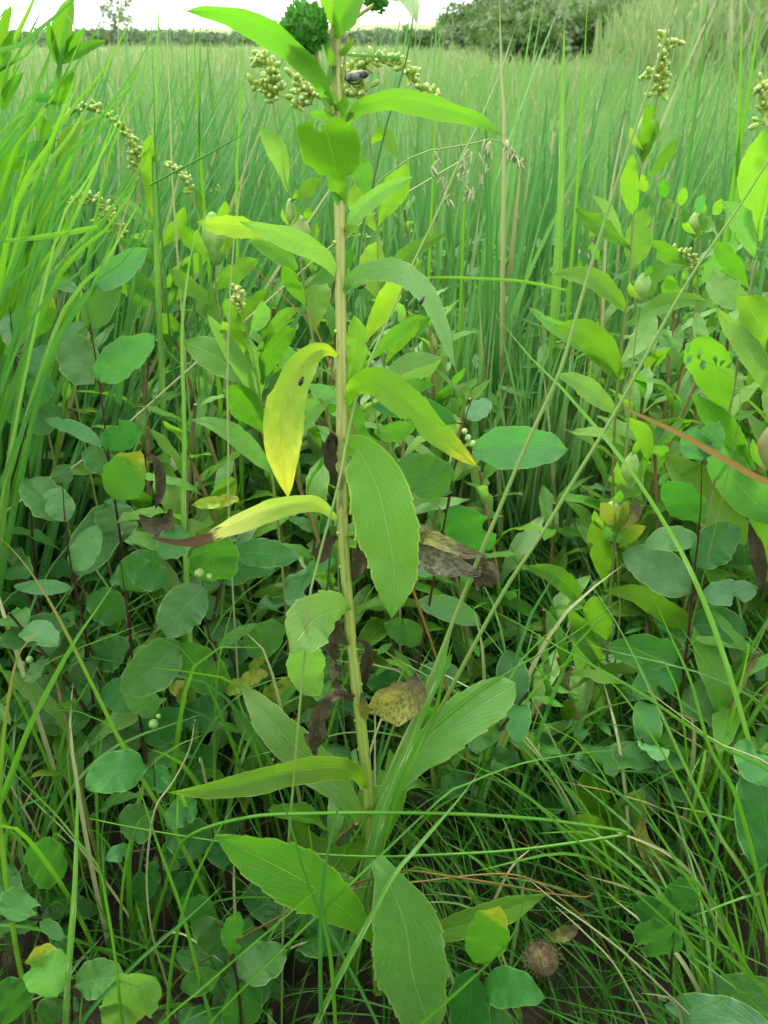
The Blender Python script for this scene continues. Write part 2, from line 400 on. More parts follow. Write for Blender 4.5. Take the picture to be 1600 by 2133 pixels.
M['gold'] = leaf_mat('goldenrod_leaf_green', (.072, .208, .014), (.115, .25, .045), (.24, .41, .08), (.20, .50, .018), tf=.41, edge=(.30, .40, .06), spec=.36)
M['deep'] = leaf_mat('goldenrod_leaf_deep_green', (.046, .160, .011), (.075, .19, .03), (.24, .46, .07), (.14, .41, .012), tf=.40, edge=(.2, .30, .04))
M['pale'] = leaf_mat('goldenrod_leaf_pale', (.112, .282, .055), (.16, .32, .11), (.30, .47, .18), (.20, .50, .045), tf=.38, rough=.30, edge=(.30, .42, .12), spec=.45)
M['lime'] = leaf_mat('goldenrod_leaf_lime', (.125, .285, .018), (.15, .30, .04), (.30, .46, .09), (.30, .60, .020), tf=.44, edge=(.33, .42, .06))
M['yellow'] = leaf_mat('goldenrod_leaf_yellowing', (.11, .27, .015), (.16, .3, .04), (.5, .56, .10), (.30, .56, .02), yellow=(.58, .60, .03), ystart=.45, yend=1.05, tf=.42, spots=1.4)
M['yellowtip'] = leaf_mat('goldenrod_leaf_yellow_tip', (.085, .25, .012), (.12, .28, .03), (.3, .46, .08), (.20, .55, .015), yellow=(.58, .56, .03), ystart=.72, yend=1.12, brown_tip=1.0, tf=.45, spots=1.4)
M['tipdry'] = leaf_mat('goldenrod_leaf_dry_tip', (.17, .33, .045), (.22, .36, .09), (.45, .52, .2), (.36, .6, .05), yellow=(.46, .50, .12), ystart=.3, yend=.7, brown_tip=.66, tf=.40)
M['halfdry'] = leaf_mat('leaf_half_withered', (.34, .38, .09), (.16, .165, .10), (.5, .45, .2), (.3, .3, .05), yellow=(.20, .205, .13), ystart=.1, yend=.35, brown_tip=.92, tf=.16, rough=.8, dry=True)
M['dry'] = leaf_mat('leaf_withered_brown', (.055, .052, .024), (.14, .135, .075), (.18, .17, .09), (.09, .09, .03), tf=.10, rough=.85, var=.55, dry=True)
M['tan'] = leaf_mat('leaf_withered_tan', (.30, .33, .07), (.24, .22, .10), (.4, .36, .15), (.36, .38, .06), yellow=(.15, .125, .07), ystart=.45, yend=.85, tf=.3, rough=.6, spots=1.5, dry=True)
M['snow'] = leaf_mat('snowberry_leaf', (.036, .145, .026), (.08, .2, .07), (.11, .29, .10), (.10, .38, .022), style='net', tf=.32, rough=.32, edge=(.17, .35, .08), spots=.9, spec=.32, var=.36)
M['snowp'] = leaf_mat('snowberry_leaf_light', (.070, .215, .070), (.12, .26, .12), (.18, .40, .16), (.14, .46, .045), style='net', tf=.34, rough=.30, edge=(.22, .40, .12), spots=.8, spec=.45, var=.3)
M['snowy'] = leaf_mat('snowberry_leaf_yellow_patch', (.06, .20, .016), (.10, .24, .04), (.16, .34, .08), (.2, .5, .02), style='net', yellow=(.38, .42, .02), ystart=.65, yend=1.0, tf=.36, spots=2)
M['butter'] = leaf_mat('small_leaf_butter_yellow', (.24, .34, .03), (.28, .36, .07), (.4, .45, .16), (.36, .46, .03), style='net', tf=.3, spots=1.8)
M['blade'] = blade_mat('grass_blade_green', (.060, .215, .014), (.11, .30, .028), (.40, .40, .12), (.20, .52, .02), 0, island=False)
M['bladed'] = blade_mat('grass_blade_deep_green', (.036, .150, .030), (.065, .21, .045), (.42, .38, .14), (.11, .38, .03), 0, island=False)
M['bladeb'] = blade_mat('grass_blade_pale_flecked', (.10, .27, .045), (.15, .34, .07), (.42, .38, .14), (.22, .5, .05), 0, island=False, flecks=True)
M['bladet'] = blade_mat('grass_blade_rusty_tip', (.09, .24, .022), (.13, .29, .030), (.24, .20, .05), (.22, .46, .03), 0, island=False, tipbrown=.28)
M['straw'] = blade_mat('grass_stalk_straw', (.36, .40, .17), (.45, .47, .24), (.42, .40, .16), (.4, .42, .15), 0, tf=.15, island=False)
M['stalk'] = blade_mat('grass_stalk_olive', (.16, .28, .06), (.23, .35, .10), (.3, .28, .1), (.3, .45, .06), 0, tf=.12, island=False)
M['rust'] = blade_mat('grass_blade_rust_brown', (.19, .125, .03), (.27, .20, .06), (.2, .12, .04), (.28, .17, .04), 0, tf=.25, island=False)
M['s_near'] = blade_mat('near_grass', (.025, .125, .008), (.060, .205, .020), (.28, .28, .08), (.11, .42, .015), .06, tf=.30)
M['s_reed'] = blade_mat('reed_blades', (.070, .205, .055), (.175, .36, .125), (.33, .36, .16), (.16, .40, .07), .08, tf=.32)
M['s_reedl'] = blade_mat('left_reed_blades', (.030, .135, .034), (.115, .275, .090), (.30, .33, .12), (.10, .34, .05), .07, tf=.30)
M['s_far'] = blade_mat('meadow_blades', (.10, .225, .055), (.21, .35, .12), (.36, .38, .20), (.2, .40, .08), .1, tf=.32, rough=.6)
M['s_vfar'] = blade_mat('far_meadow_blades', (.15, .26, .085), (.25, .36, .15), (.36, .39, .22), (.26, .40, .12), .14, tf=.3, rough=.7)  # pale partly because the milky distance haze is put into the colour
M['stem'] = stem_mat('main_stem_skin', (.22, .33, .050), (.33, .37, .11), (.16, .17, .045), split=.55)
M['gstem'] = stem_mat('goldenrod_stem_skin', (.20, .29, .07), (.25, .16, .09), (.17, .12, .05), split=.62)
M['fstem'] = stem_mat('flower_branch_skin', (.24, .34, .05), (.30, .38, .05), (.18, .2, .04), split=.45)
M['rstem'] = stem_mat('snowberry_stem_bark', (.050, .020, .014), (.095, .052, .036), (.03, .014, .012), rough=.5, split=.6)
M['gall'] = plain_mat('gall_skin', (.15, .31, .05), (.26, .40, .12), .45, 120, .35, (.25, .5, .08), .15)
M['gallp'] = plain_mat('gall_skin_pink', (.28, .18, .10), (.22, .36, .10), .45, 60, .35, (.3, .35, .1), .15)
M['bract'] = plain_mat('flower_head_bract', (.025, .14, .018), (.09, .30, .04), .35, 200, .3, (.10, .34, .03), .25)
M['berry'] = plain_mat('berry_skin', (.20, .38, .09), (.30, .46, .15), .3, 150, .1)
M['black'] = plain_mat('insect_shell', (.006, .006, .007), (.02, .02, .02), .25, 300, .1)
M['grey'] = plain_mat('hanging_pod_skin', (.012, .014, .012), (.30, .32, .24), .4, 260, .3)
M['seed'] = plain_mat('seed_head_husk', (.15, .21, .08), (.36, .42, .22), .7, 200, .3)
M['brown'] = plain_mat('old_seed_head', (.055, .038, .018), (.16, .12, .065), .85, 150, .8)
def bud_mat():
    m, t = new_mat('flower_bud_skin')
    tc = nd(t, 'ShaderNodeTexCoord'); s = nd(t, 'ShaderNodeSeparateXYZ'); t.links.new(tc.outputs['Generated'], s.inputs[0])
    oi = nd(t, 'ShaderNodeObjectInfo')
    n = noise4(t, tc.outputs['Generated'], mth(t, 'MULTIPLY', oi.outputs['Random'], 40.0), 5, 2)
    z = mth(t, 'ADD', s.outputs[2], mth(t, 'MULTIPLY', mth(t, 'SUBTRACT', n, .5), .35))
    c = mixc(t, sstep(t, z, .15, .45), (.26, .40, .03), (.20, .30, .045))
    c = mixc(t, sstep(t, z, .70, .98), c, (.40, .50, .17)); c = mixc(t, mth(t, 'MULTIPLY', sstep(t, n, .55, .6), .4), c, (.2, .25, .1)); c = mixc(t, mth(t, 'MULTIPLY', sstep(t, n, .6, .7), .6), c, (.07, .08, .03))
    finish(t, c, None, 0, .5, n, .3, .0004); return m
M['bud'] = bud_mat()
def ground_mat():
    m, t = new_mat('soil_and_litter')
    g = nd(t, 'ShaderNodeNewGeometry'); n1 = nd(t, 'ShaderNodeTexNoise'); t.links.new(g.outputs['Position'], n1.inputs['Vector']); n1.inputs['Scale'].default_value = 45; n1.inputs['Detail'].default_value = 8
    n2 = nd(t, 'ShaderNodeTexNoise'); t.links.new(g.outputs['Position'], n2.inputs['Vector']); n2.inputs['Scale'].default_value = .35; n2.inputs['Detail'].default_value = 6
    s = nd(t, 'ShaderNodeSeparateXYZ'); t.links.new(g.outputs['Position'], s.inputs[0])
    soil = mixc(t, sstep(t, n1.outputs[0], .35, .65), (.007, .006, .003), (.028, .021, .011))
    turf = mixc(t, sstep(t, n1.outputs[0], .35, .65), (.12, .22, .06), (.20, .30, .10))
    turf = mixc(t, sstep(t, n2.outputs[0], .45, .6), turf, (.24, .31, .13))
    c = mixc(t, sstep(t, s.outputs[1], 2.0, 7.0), soil, turf)
    finish(t, c, None, 0, .9, n1.outputs[0], .6, .01); return m
M['ground'] = ground_mat()
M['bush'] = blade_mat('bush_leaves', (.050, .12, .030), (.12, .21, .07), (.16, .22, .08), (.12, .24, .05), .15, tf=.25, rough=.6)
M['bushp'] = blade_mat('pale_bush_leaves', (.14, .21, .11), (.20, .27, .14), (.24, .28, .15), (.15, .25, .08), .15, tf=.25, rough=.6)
M['hedge'] = blade_mat('hedge_leaves', (.11, .175, .095), (.16, .235, .125), (.2, .26, .14), (.12, .2, .08), .1, tf=.2, rough=.7)  # green lightened and greyed: far haze painted into the leaf colour
M['cover'] = blade_mat('ground_cover_leaves', (.035, .15, .02), (.08, .24, .03), (.1, .2, .04), (.14, .46, .02), 0, tf=.4)
M['bark'] = plain_mat('far_bark', (.06, .05, .04), (.12, .1, .08), .8, 20, .4)

# ------------------------------------------------------------------ ground and far country
def terrain(x, y):
    x = np.asarray(x, float); y = np.asarray(y, float)
    s = lambda a: np.clip(a, 0, 1) ** 2 * (3 - 2 * np.clip(a, 0, 1))
    bank = np.clip(x - .9 - .17 * y, 0, 60) * .60 * s((y - 3.5) / 5) * (1 - s((y - 70) / 60) * .5)
    bank = 7 * (1 - np.exp(-bank / 7))
    bank = np.maximum(bank, np.clip(x - .049 * y, 0, 60) * .33 * s((y - 22) / 20) * (1 - s((y - 70) / 60) * .3))
    bank = 9 * (1 - np.exp(-bank / 9))
    ridge = 3.2 * s((y - 90) / 120) * (.7 + .3 * np.sin(x * .02 + 1)) * (1 - .25 * s(-x / 120))
    bump = .05 * np.sin(x * 1.7) * np.sin(y * 1.1 + .5) * s((y - 2) / 4)
    return bank + ridge + bump - .0
gy = np.r_[np.linspace(-3, 4, 29), np.geomspace(4.3, 900, 90)]
gx = np.r_[-np.geomspace(900, 2, 60), np.linspace(-1.9, 1.9, 21), np.geomspace(2, 900, 60)]
GX, GY = np.meshgrid(gx, gy)
V = np.stack([GX, GY, terrain(GX, GY)], -1).reshape(-1, 3)
nx = len(gx); i = np.arange(len(gy) - 1)[:, None] * nx; j = np.arange(nx - 1)[None]
F = np.stack([i + j, i + j + 1, i + nx + j + 1, i + nx + j], -1).reshape(-1, 4)
tag(link('ground', mesh('ground', V, F, None, M['ground'])), 'dark litter strewn meadow soil rising to a bank and far ridge', kind='structure')

def strips(x, y, z, h, wd, ln, lean_dir, face, seg=6, droop=.3, tipw=.05, bend=1.8):
    """many blades at once: n x (seg+1) x 2 vertices"""
    n = len(x); tt = np.linspace(0, 1, seg + 1)[None, :]
    dx, dy = np.cos(lean_dir)[:, None], np.sin(lean_dir)[:, None]
    off = ln[:, None] * h[:, None] * tt ** bend
    zz = h[:, None] * (tt - droop * ln[:, None] ** 2 * tt ** 2.5)
    px, py, pz = x[:, None] + dx * off, y[:, None] + dy * off, z[:, None] + zz
    tw = face[:, None] + tt * .8
    sx_, sy_ = np.cos(tw), np.sin(tw)
    hw = wd[:, None] / 2 * np.interp(tt, [0, .15, .6, .85, 1], [.75, 1, .85, .5, tipw])
    A = np.stack([px - sx_ * hw, py - sy_ * hw, pz], -1); B = np.stack([px + sx_ * hw, py + sy_ * hw, pz], -1)
    V = np.stack([A, B], 2).reshape(-1, 3)
    k = (seg + 1) * 2
    i = (np.arange(n) * k)[:, None] + (np.arange(seg) * 2)[None]
    F = np.stack([i, i + 1, i + 3, i + 2], -1).reshape(-1, 4)
    UV = np.stack([np.tile([0., 1.], n * (seg + 1)), np.repeat(np.tile(tt[0], n), 2)], 1)
    return V, F, UV
def stuff_grass(name, label, mat, x, y, h, wd, ln, ld, seg=6, droop=.3, bend=1.8):
    n = len(x); V, F, UV = strips(x, y, terrain(x, y) - .004, h, wd, ln, ld, rng.random(n) * 3.14, seg, droop, bend=bend)
    return tag(link(name, mesh(name, V, F, UV, mat)), label, kind='stuff')
def U(a, b, n): return rng.uniform(a, b, n)
def wedge(n, y0, y1, half=.62, power=1.0, lo=-1.0, hi=1.0):
    y = y0 + (y1 - y0) * rng.random(n) ** power
    x = U(lo, hi, n) * (y * half + .08)
    return x, y
# thin grass round the feet of the plants
n = 3700; x, y = wedge(n, .17, 1.15, .66, .85)
stuff_grass('near_grass', 'thin green grass growing thick between the leafy plants', M['s_near'], x, y, U(.08, .30, n) * np.interp(y, [.17, .30, .40, .6], [.16, .26, .55, 1]), U(.0011, .0026, n), U(.1, 1.1, n), U(0, 6.28, n), 7, .45)
n = 560; x, y = wedge(n, .24, .8, .6, lo=.2)
stuff_grass('leaning_grass', 'fine grass leaning down to the right in the right corner', M['s_near'], x, y, U(.14, .3, n) * np.interp(y, [.24, .34, .5], [.3, .55, 1]), U(.0014, .0034, n), U(.6, 1.3, n), U(1.6, 3.2, n), 8, .4)
# reeds behind
n = 2700; x, y = wedge(n, .95, 3.0, .64, .85)
stuff_grass('reed_bed', 'dense pale green reeds standing behind the leafy plants', M['s_reed'], x, y, np.clip(rng.normal(.42, .09, n), .2, .66), U(.005, .0125, n), U(.02, .32, n), rng.normal(.6, 1.4, n), 7, .3)
n = 560; x, y = wedge(n, .88, 1.7, .62, 1.0, lo=-.75)
stuff_grass('upright_reeds', 'broad upright green reeds standing in front of the paler reed bed', M['s_reedl'], x, y, np.clip(rng.normal(.5, .07, n), .34, .68), U(.006, .0135, n), U(.01, .14, n), U(0, 6.28, n), 8, .2)
n = 520; y = U(.74, 1.1, n); x = y * U(.05, .34, n) * 1.0
stuff_grass('reeds_in_gap', 'upright reeds filling the gap right of the main plant down to the shade', M['s_reed'], x, y, U(.26, .42, n), U(.004, .0085, n), U(.02, .2, n), U(0, 6.28, n), 7, .3)
n = 360; x, y = wedge(n, 1.0, 2.2, .66, .8, lo=-.9)
stuff_grass('tall_reeds', 'scattered tall reeds reaching above the horizon', M['s_reed'], x, y, U(.52, .76, n), U(.004, .009, n), U(.02, .3, n), rng.normal(.3, 1.2, n), 8, .2)
n = 900; y = U(.70, 1.5, n); x = -U(.28, .72, n) * y - .02 - .1 * rng.random(n)
stuff_grass('left_reed_bed', 'thick reeds leaning right along the left edge', M['s_reedl'], x, y, U(.36, .66, n), U(.005, .012, n), U(.25, .62, n), rng.normal(.1, .35, n), 9, .12, 1.15)
# meadow further off
n = 15000; x, y = wedge(n, 2.8, 9, .66, .9)
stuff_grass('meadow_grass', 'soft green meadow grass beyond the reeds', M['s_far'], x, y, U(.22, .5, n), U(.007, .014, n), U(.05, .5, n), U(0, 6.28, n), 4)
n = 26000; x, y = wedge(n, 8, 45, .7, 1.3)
stuff_grass('far_meadow_grass', 'far meadow grass paled by painted haze below the ridge and on the bank', M['s_vfar'], x, y, U(.2, .5, n) , U(.018, .05, n), U(.05, .5, n), U(0, 6.28, n), 3)
# meadow continued unseen beside and behind the camera, added to shade the low plants
n = 4600; x = U(-1.7, 1.7, n); y = U(-1.5, 1.1, n); k = (np.abs(x) > .24 + .66 * np.clip(y, 0, 2)) | (y < -.06)
x, y = x[k], y[k]; n = len(x)
stuff_grass('surrounding_grass', 'tall meadow grass added all round outside the view to shade the low plants', M['s_reed'], x, y, U(.3, .56, n), U(.006, .014, n), U(.05, .35, n), U(0, 6.28, n), 6, .3)
n = 16000; x, y = wedge(n, 7, 42, .62, 1.0, lo=.12); x = x + .02 * y
k = terrain(x, y) > .12; x, y = x[k], y[k]; n = len(x)
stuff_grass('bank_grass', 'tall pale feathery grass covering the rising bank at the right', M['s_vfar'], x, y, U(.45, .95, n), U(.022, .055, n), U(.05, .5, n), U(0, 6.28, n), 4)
# low leafy ground cover
def cover(name, label, n, y0, y1, z0, z1, size, mat, lo=-1., hi=1.):
    x, y = wedge(n, y0, y1, .64, 1, lo, hi); z = U(z0, z1, n)
    L = U(.6, 1.2, n) * size; az = U(0, 6.28, n); el = U(-.3, .9, n); W = L * U(.22, .42, n)
    d = np.stack([np.cos(az) * np.cos(el), np.sin(az) * np.cos(el), np.sin(el)], 1); s = np.stack([-np.sin(az), np.cos(az), U(-.4, .4, n)], 1); s = nrm(s)
    up = np.cross(d, s); b = np.stack([x, y, z], 1)
    prof_ = [(0, .12), (.25, .75), (.55, 1.), (.8, .65), (1, .05)]
    rows = []
    for (v, w_) in prof_:
        c = b + d * (L * v)[:, None] - up * (L * .18 * v * v)[:, None]
        rows += [c - s * (W / 2 * w_)[:, None], c + s * (W / 2 * w_)[:, None]]
    V = np.stack(rows, 1).reshape(-1, 3); i = (np.arange(n) * 10)[:, None] + (np.arange(4) * 2)[None]
    F = np.stack([i, i + 1, i + 3, i + 2], -1).reshape(-1, 4)
    UV = np.tile(np.array([[a, v] for v, _ in prof_ for a in (0., 1.)]), (n, 1))
    return tag(link(name, mesh(name, V, F, UV, mat)), label, kind='stuff')
cover('ground_cover', 'low leafy growth filling the shade between the plants', 700, .45, 1.1, .01, .2, .03, M['cover'])
cover('leafy_undergrowth', 'soft leafy undergrowth between the goldenrods further back', 3600, .8, 1.7, .05, .36, .045, M['cover'])

# far bushes, hedge and a small tree
def bush(name, label, cat, x, y, w_, h_, mat, n=1500, size=.09, group=None, trunk=False, lift=.0):
    z0 = float(terrain(x, y)); t = thing(name, label, cat, (x, y, z0), group)
    m = 7 if w_ < 3 * h_ else 16
    cs = np.stack([rng.normal(0, w_ * .28, m), rng.normal(0, w_ * .22, m), U(.3, .72, m) * h_ + lift], 1)
    cs[0] = (0, 0, h_ * .62 + lift); rr = U(.26, .42, m) * min(w_, h_ * 1.1)
    if w_ > 3 * h_:
        cs[:, 0] = np.linspace(-.5, .5, m) * w_; cs[:, 2] = U(.15, .5, m) * h_; rr = U(.4, .6, m) * h_
    k = rng.integers(0, m, n); d = nrm(rng.normal(0, 1, (n, 3))); c = cs[k] + d * (np.array([1 + (w_ > 3 * h_), 1, 1]) * (rr[k] * U(.55, 1.08, n))[:, None])
    c[:, 2] = np.abs(c[:, 2])
    a = nrm(rng.normal(0, 1, (n, 3))); b = nrm(np.cross(a, rng.normal(0, 1, (n, 3)))); s = U(.6, 1.4, n)[:, None] * size
    V = np.stack([c - a * s, c - b * s * .5, c + a * s, c + b * s * .5], 1).reshape(-1, 3)
    F = np.arange(n * 4).reshape(-1, 4); UV = np.tile([[0, 0], [1, 0], [1, 1], [0, 1.]], (n, 1))
    link('crown', mesh('crown', V, F, UV, mat), t)
    for q in range(3):
        e = cs[q]; tube('trunk' if q == 0 else 'branch', [(x, y, z0 - .02), (x + e[0] * .2, y + e[1] * .2, z0 + e[2] * .3), (x + e[0] * .6, y + e[1] * .6, z0 + e[2] * .6)], [.035 * h_, .02 * h_, .01 * h_], M['bark'], t, n=8, k=6)
    return t
ORD = ['', 'second', 'third', 'fourth', 'fifth', 'sixth', 'seventh', 'eighth', 'ninth', 'tenth', 'eleventh', 'twelfth', 'thirteenth', 'fourteenth', 'fifteenth', 'sixteenth', 'seventeenth', 'eighteenth', 'nineteenth', 'twentieth']
def rank_labels(roots, what, where):
    """name each shoot of a row by its place in the row as seen"""
    roots = sorted(roots, key=lambda o: o.location.x / (o.location.y + .1)); n = len(roots)
    for k, o in enumerate(roots):
        m, side = (k, 'left') if k < (n + 1) // 2 else (n - 1 - k, 'right')
        o['label'] = '%s %s, %s' % (what, where, '%smost' % side if m == 0 else '%s from the %s' % (ORD[m], side))
def gx_at(px, Y): return ray(px, 60).x / ray(px, 60).y * Y
FB = [(868, 46, 1.8, .8), (890, 43, 1.7, .9), (912, 44, 2.0, 1.0), (934, 40, 1.8, 1.2), (956, 42, 2.2, 1.2), (978, 38, 1.8, 1.4), (1000, 40, 2.0, 1.5), (1022, 36, 2.0, 1.7), (1046, 37, 2.2, 1.8), (1070, 33, 1.8, 1.6),
      (1092, 30, 1.8, 1.5), (900, 34, 1.5, .8), (960, 31, 1.6, .9), (1015, 28, 1.5, 1.0), (1055, 26, 1.6, 1.2), (1120, 34, 2.0, 1.8), (1150, 38, 2.2, 1.9), (1200, 40, 2.4, 2.0), (1085, 22, 1.2, 1.1), (1250, 42, 2.4, 2.0), (1110, 17, 1.1, 1.1), (1150, 19, 1.3, 1.2), (1190, 22, 1.5, 1.3), (1235, 20, 1.3, 1.2), (1290, 24, 1.6, 1.4), (1060, 20, 1.0, 1.0)]
bushes = []
for k, (px, yy, w_, h_) in enumerate(FB):
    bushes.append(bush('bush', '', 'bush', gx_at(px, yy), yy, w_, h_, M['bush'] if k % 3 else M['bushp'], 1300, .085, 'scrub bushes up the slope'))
rank_labels(bushes, 'dark green scrub bush', 'on the slope at top right')
for k, px in enumerate([20, 130, 240, 350, 470, 590, 690, 770, 830]):
    yy = 62 + (k * 37 % 11)
    lb = ['leftmost clump of the low far hedge under the sky', 'second clump from the left of the far hedge', 'hedge clump left of the small bare tree', 'hedge clump right beside the small tree', 'hedge clump under the tip of the long upper leaf', 'hedge clump behind the round flower head', 'hedge clump just left of the main stem', 'hedge clump just right of the main stem', 'hedge clump at the foot of the bank'][k]
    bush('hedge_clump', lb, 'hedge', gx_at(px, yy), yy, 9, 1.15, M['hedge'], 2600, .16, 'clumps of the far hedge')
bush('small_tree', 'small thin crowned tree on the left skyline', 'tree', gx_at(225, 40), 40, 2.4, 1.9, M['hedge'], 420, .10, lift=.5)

# ------------------------------------------------------------------ small shared meshes
def ellipsoid(name, rx, rz, mat, k=10, n=8, point=0.0, ribs=0.0):
    th = np.linspace(0, np.pi, n + 1); V = []
    for q in th:
        r_ = math.sin(q); z = -math.cos(q); z += point * math.copysign(abs(z) ** 4, z); r_ = max(r_, .02)
        V += [(rx * r_ * (1 + ribs * math.sin(a * 5 + q * 1.3)) * math.cos(a), rx * r_ * (1 + ribs * math.sin(a * 5 + q * 1.3)) * math.sin(a), rz * z) for a in np.arange(k) / k * 6.2832]
    i = np.arange(n)[:, None] * k; j = np.arange(k)[None]; j2 = (j + 1) % k
    F = np.stack([i + j, i + j2, i + k + j2, i + k + j], -1).reshape(-1, 4)
    return mesh(name, V, F, None, mat)
BUD = ellipsoid('bud', .0018, .0028, M['bud'], 8, 7, .25, .03)
BERRY = ellipsoid('berry', .0038, .0041, M['berry'], 12, 10)
SPK = ellipsoid('spikelet', .0009, .0032, M['seed'], 5, 5, .2)
def rot_to(d, spin=0.): return Vector(d).to_track_quat('Z', 'Y').to_matrix().to_4x4() @ Matrix.Rotation(spin, 4, 'Z')
def bud_cluster(parent, pts, Y, n, spread=9, mat=None, thick=3):
    """a bud bearing branch through picture points, tip last"""
    p3 = [P(x, y, Y) for x, y in pts]
    st = tube('flower_branch', p3, [.0010, .0007], M['fstem'], parent, n=14, k=5)
    f = resample(p3, 20); up = Vector((0, 0, 1)); dpt = depth(p3[0])
    sp_ = spread * dpt / FPX
    n = int(n * 1.6); stalks = []
    for q in range(n):
        v = (q + .5) / n; c = Vector(f([v])[0]); d = Vector((rnd.gauss(0, 1), rnd.gauss(0, 1), rnd.gauss(.7, .8))).normalized()
        k = sp_ * rnd.uniform(.4, 1.25) * (1.15 - .5 * v)
        s = rnd.uniform(.75, 1.15)
        mw = Matrix.Translation(c + d * k - parent.location) @ rot_to(d) @ Matrix.Scale(s, 4)
        link('bud', BUD, parent, mw)
        stalks.append((c, c + d * k))
    VV, FF = [], []
    for a_, b_ in stalks:
        V, F, _, _ = tube_geo([a_, (a_ + b_) / 2, b_], [.0004, .0005], 3, 3); FF.append(F + sum(len(v) for v in VV)); VV.append(V)
    link('bud_stalks', mesh('bud_stalks', np.vstack(VV) - np.array(parent.location), np.vstack(FF), np.zeros((sum(len(v) for v in VV), 2)), M['fstem']), parent)['kind'] = 'stuff'
    return st
def to_soil(p3):
    b, a = p3[-1], p3[-2]
    return p3 + [Vector((b.x + (b.x - a.x) * .5, b.y, b.z * .5)), Vector((b.x + (b.x - a.x) * .6, b.y, -.005))]
def stem_px(parent, pts, Y, r0, r1, mat, name='stem', soil=True, n=40, k=8):
    Y = Y if isinstance(Y, (list, tuple)) else [Y] * len(pts)
    p3 = [P(x, y, yy) for (x, y), yy in zip(pts, Y)]
    if soil: p3 = to_soil(p3)
    d = depth(p3[0]) / FPX
    return tube(name, p3, [r1 * d * .35, r1 * d, (r0 + r1) / 2 * d, r0 * d, r0 * d], mat, parent, n=n, k=k)

# ------------------------------------------------------------------ the main goldenrod
sx0 = P(775, 1790, SY(1790)); base = Vector((sx0.x + .004, .34, 0))
main = thing('goldenrod_plant', 'tall main goldenrod in the middle with thick pale stem and yellowing leaves', 'plant', base)
sp_pts = [(699, -60), (699, 0), (700, 100), (702, 240), (707, 420), (709, 600), (712, 780), (711, 950), (714, 1090), (722, 1220), (732, 1340), (745, 1450), (760, 1580), (770, 1680), (776, 1790)]
p3 = [P(x, y, SY(y)) for x, y in sp_pts] + [base + Vector((0, 0, -.004))]
tube('stem', p3[::-1], [.0046, .0044, .0040, .0035, .0031, .0028, .0024], M['stem'], main, n=120, k=16, ridge=.05)
ml = lambda pts, w_, mat, dY=0., tY=0., **kw: leaf(main, pts, w_, M[mat], Y=[SY(pts[0][1]) + dY + tY * i / (len(pts) - 1) for i in range(len(pts))], **kw)
T = dict(nu=10)
ml([(693, 232), (668, 170), (620, 112), (555, 62), (490, 34), (436, 22), (386, 23)], 50, 'gold', tY=-.05, kind='long', teeth=15, amp=.04, roll=38, fold=.25, under=True, **T)
ml([(700, 82), (712, 40), (735, 5), (765, -40)], 62, 'gold', tY=-.05, kind='lance', teeth=8, roll=25, fold=.3, under=True, **T)
ml([(696, 60), (690, 30), (678, 0), (668, -30)], 26, 'gold', tY=-.02, kind='long', roll=20, under=True)
ml([(705, 20), (770, -30), (835, -18), (858, 8), (868, 50)], 44, 'pale', tY=-.06, kind='long', teeth=8, roll=10, under=True, **T)
ml([(722, 262), (745, 226), (800, 208), (870, 212), (945, 232), (1005, 252), (1046, 284)], 44, 'gold', tY=-.06, kind='long', teeth=16, amp=.035, roll=-36, fold=.2, under=True, **T)
ml([(711, 424), (703, 372), (691, 315), (672, 244)], 122, 'deep', tY=-.035, kind='cut', nu=16, rows=44, bites=((1, .99, .08, .25), (-1, .34, .05, .35), (1, .33, .05, .4)), roll=8, fold=.12, holes=((.40, .99, .10, .11), (.55, 1.0, .12, .06)))
ml([(716, 500), (735, 452), (775, 412), (820, 385), (862, 368)], 34, 'pale', tY=.02, kind='long', teeth=12, roll=-30, fold=.3, **T)
ml([(704, 575), (668, 530), (610, 498), (550, 478), (500, 462)], 46, 'pale', tY=-.03, kind='long', roll=25, fold=.2, nu=8, rows=20)
ml([(560, 500), (525, 478), (480, 470), (440, 468), (410, 462)], 42, 'lime', tY=-.0, kind='long', teeth=10, roll=20, under=True, fold=.2)
ml([(716, 612), (735, 580), (790, 562), (845, 575), (890, 618), (922, 690), (950, 772)], 46, 'pale', tY=-.07, kind='long', teeth=20, amp=.06, roll=22, fold=.1, twist=30, **T)
ml([(708, 745), (672, 728), (636, 752), (600, 812), (586, 900), (590, 970), (600, 1038)], 84, 'yellow', tY=-.07, kind='lance', teeth=17, amp=.04, roll=12, fold=.3, bites=((1, .45, .05, .3),), **T)
ml([(722, 800), (742, 750), (745, 700), (738, 655)], 48, 'lime', tY=.01, kind='lance', teeth=12, amp=.09, roll=15, bites=((1, .6, .05, .3),), **T)
ml([(722, 838), (745, 806), (790, 797), (850, 840), (915, 905), (998, 974)], 66, 'yellowtip', tY=-.06, kind='long', teeth=18, amp=.04, roll=-18, fold=.18, bites=((1, .62, .05, .4),), **T)
ml([(713, 930), (748, 940), (785, 1010), (805, 1090), (822, 1190), (816, 1290)], 128, 'gold', tY=-.06, kind='long', teeth=20, amp=.045, roll=-10, fold=.12, nu=12, holes=((.36, .74, .035, .012),))
ml([(702, 1082), (655, 1048), (580, 1055), (500, 1085), (430, 1116), (375, 1126), (318, 1120)], 46, 'tipdry', tY=-.05, kind='long', teeth=12, amp=.05, roll=28, fold=.3, twist=60, **T)
ml([(726, 1120), (790, 1108), (850, 1122), (900, 1148), (950, 1176), (1000, 1200)], 84, 'halfdry', tY=-.03, kind='lance', nu=12, rows=44, roll=-12, fold=.5, wav=.20, curl=.3)
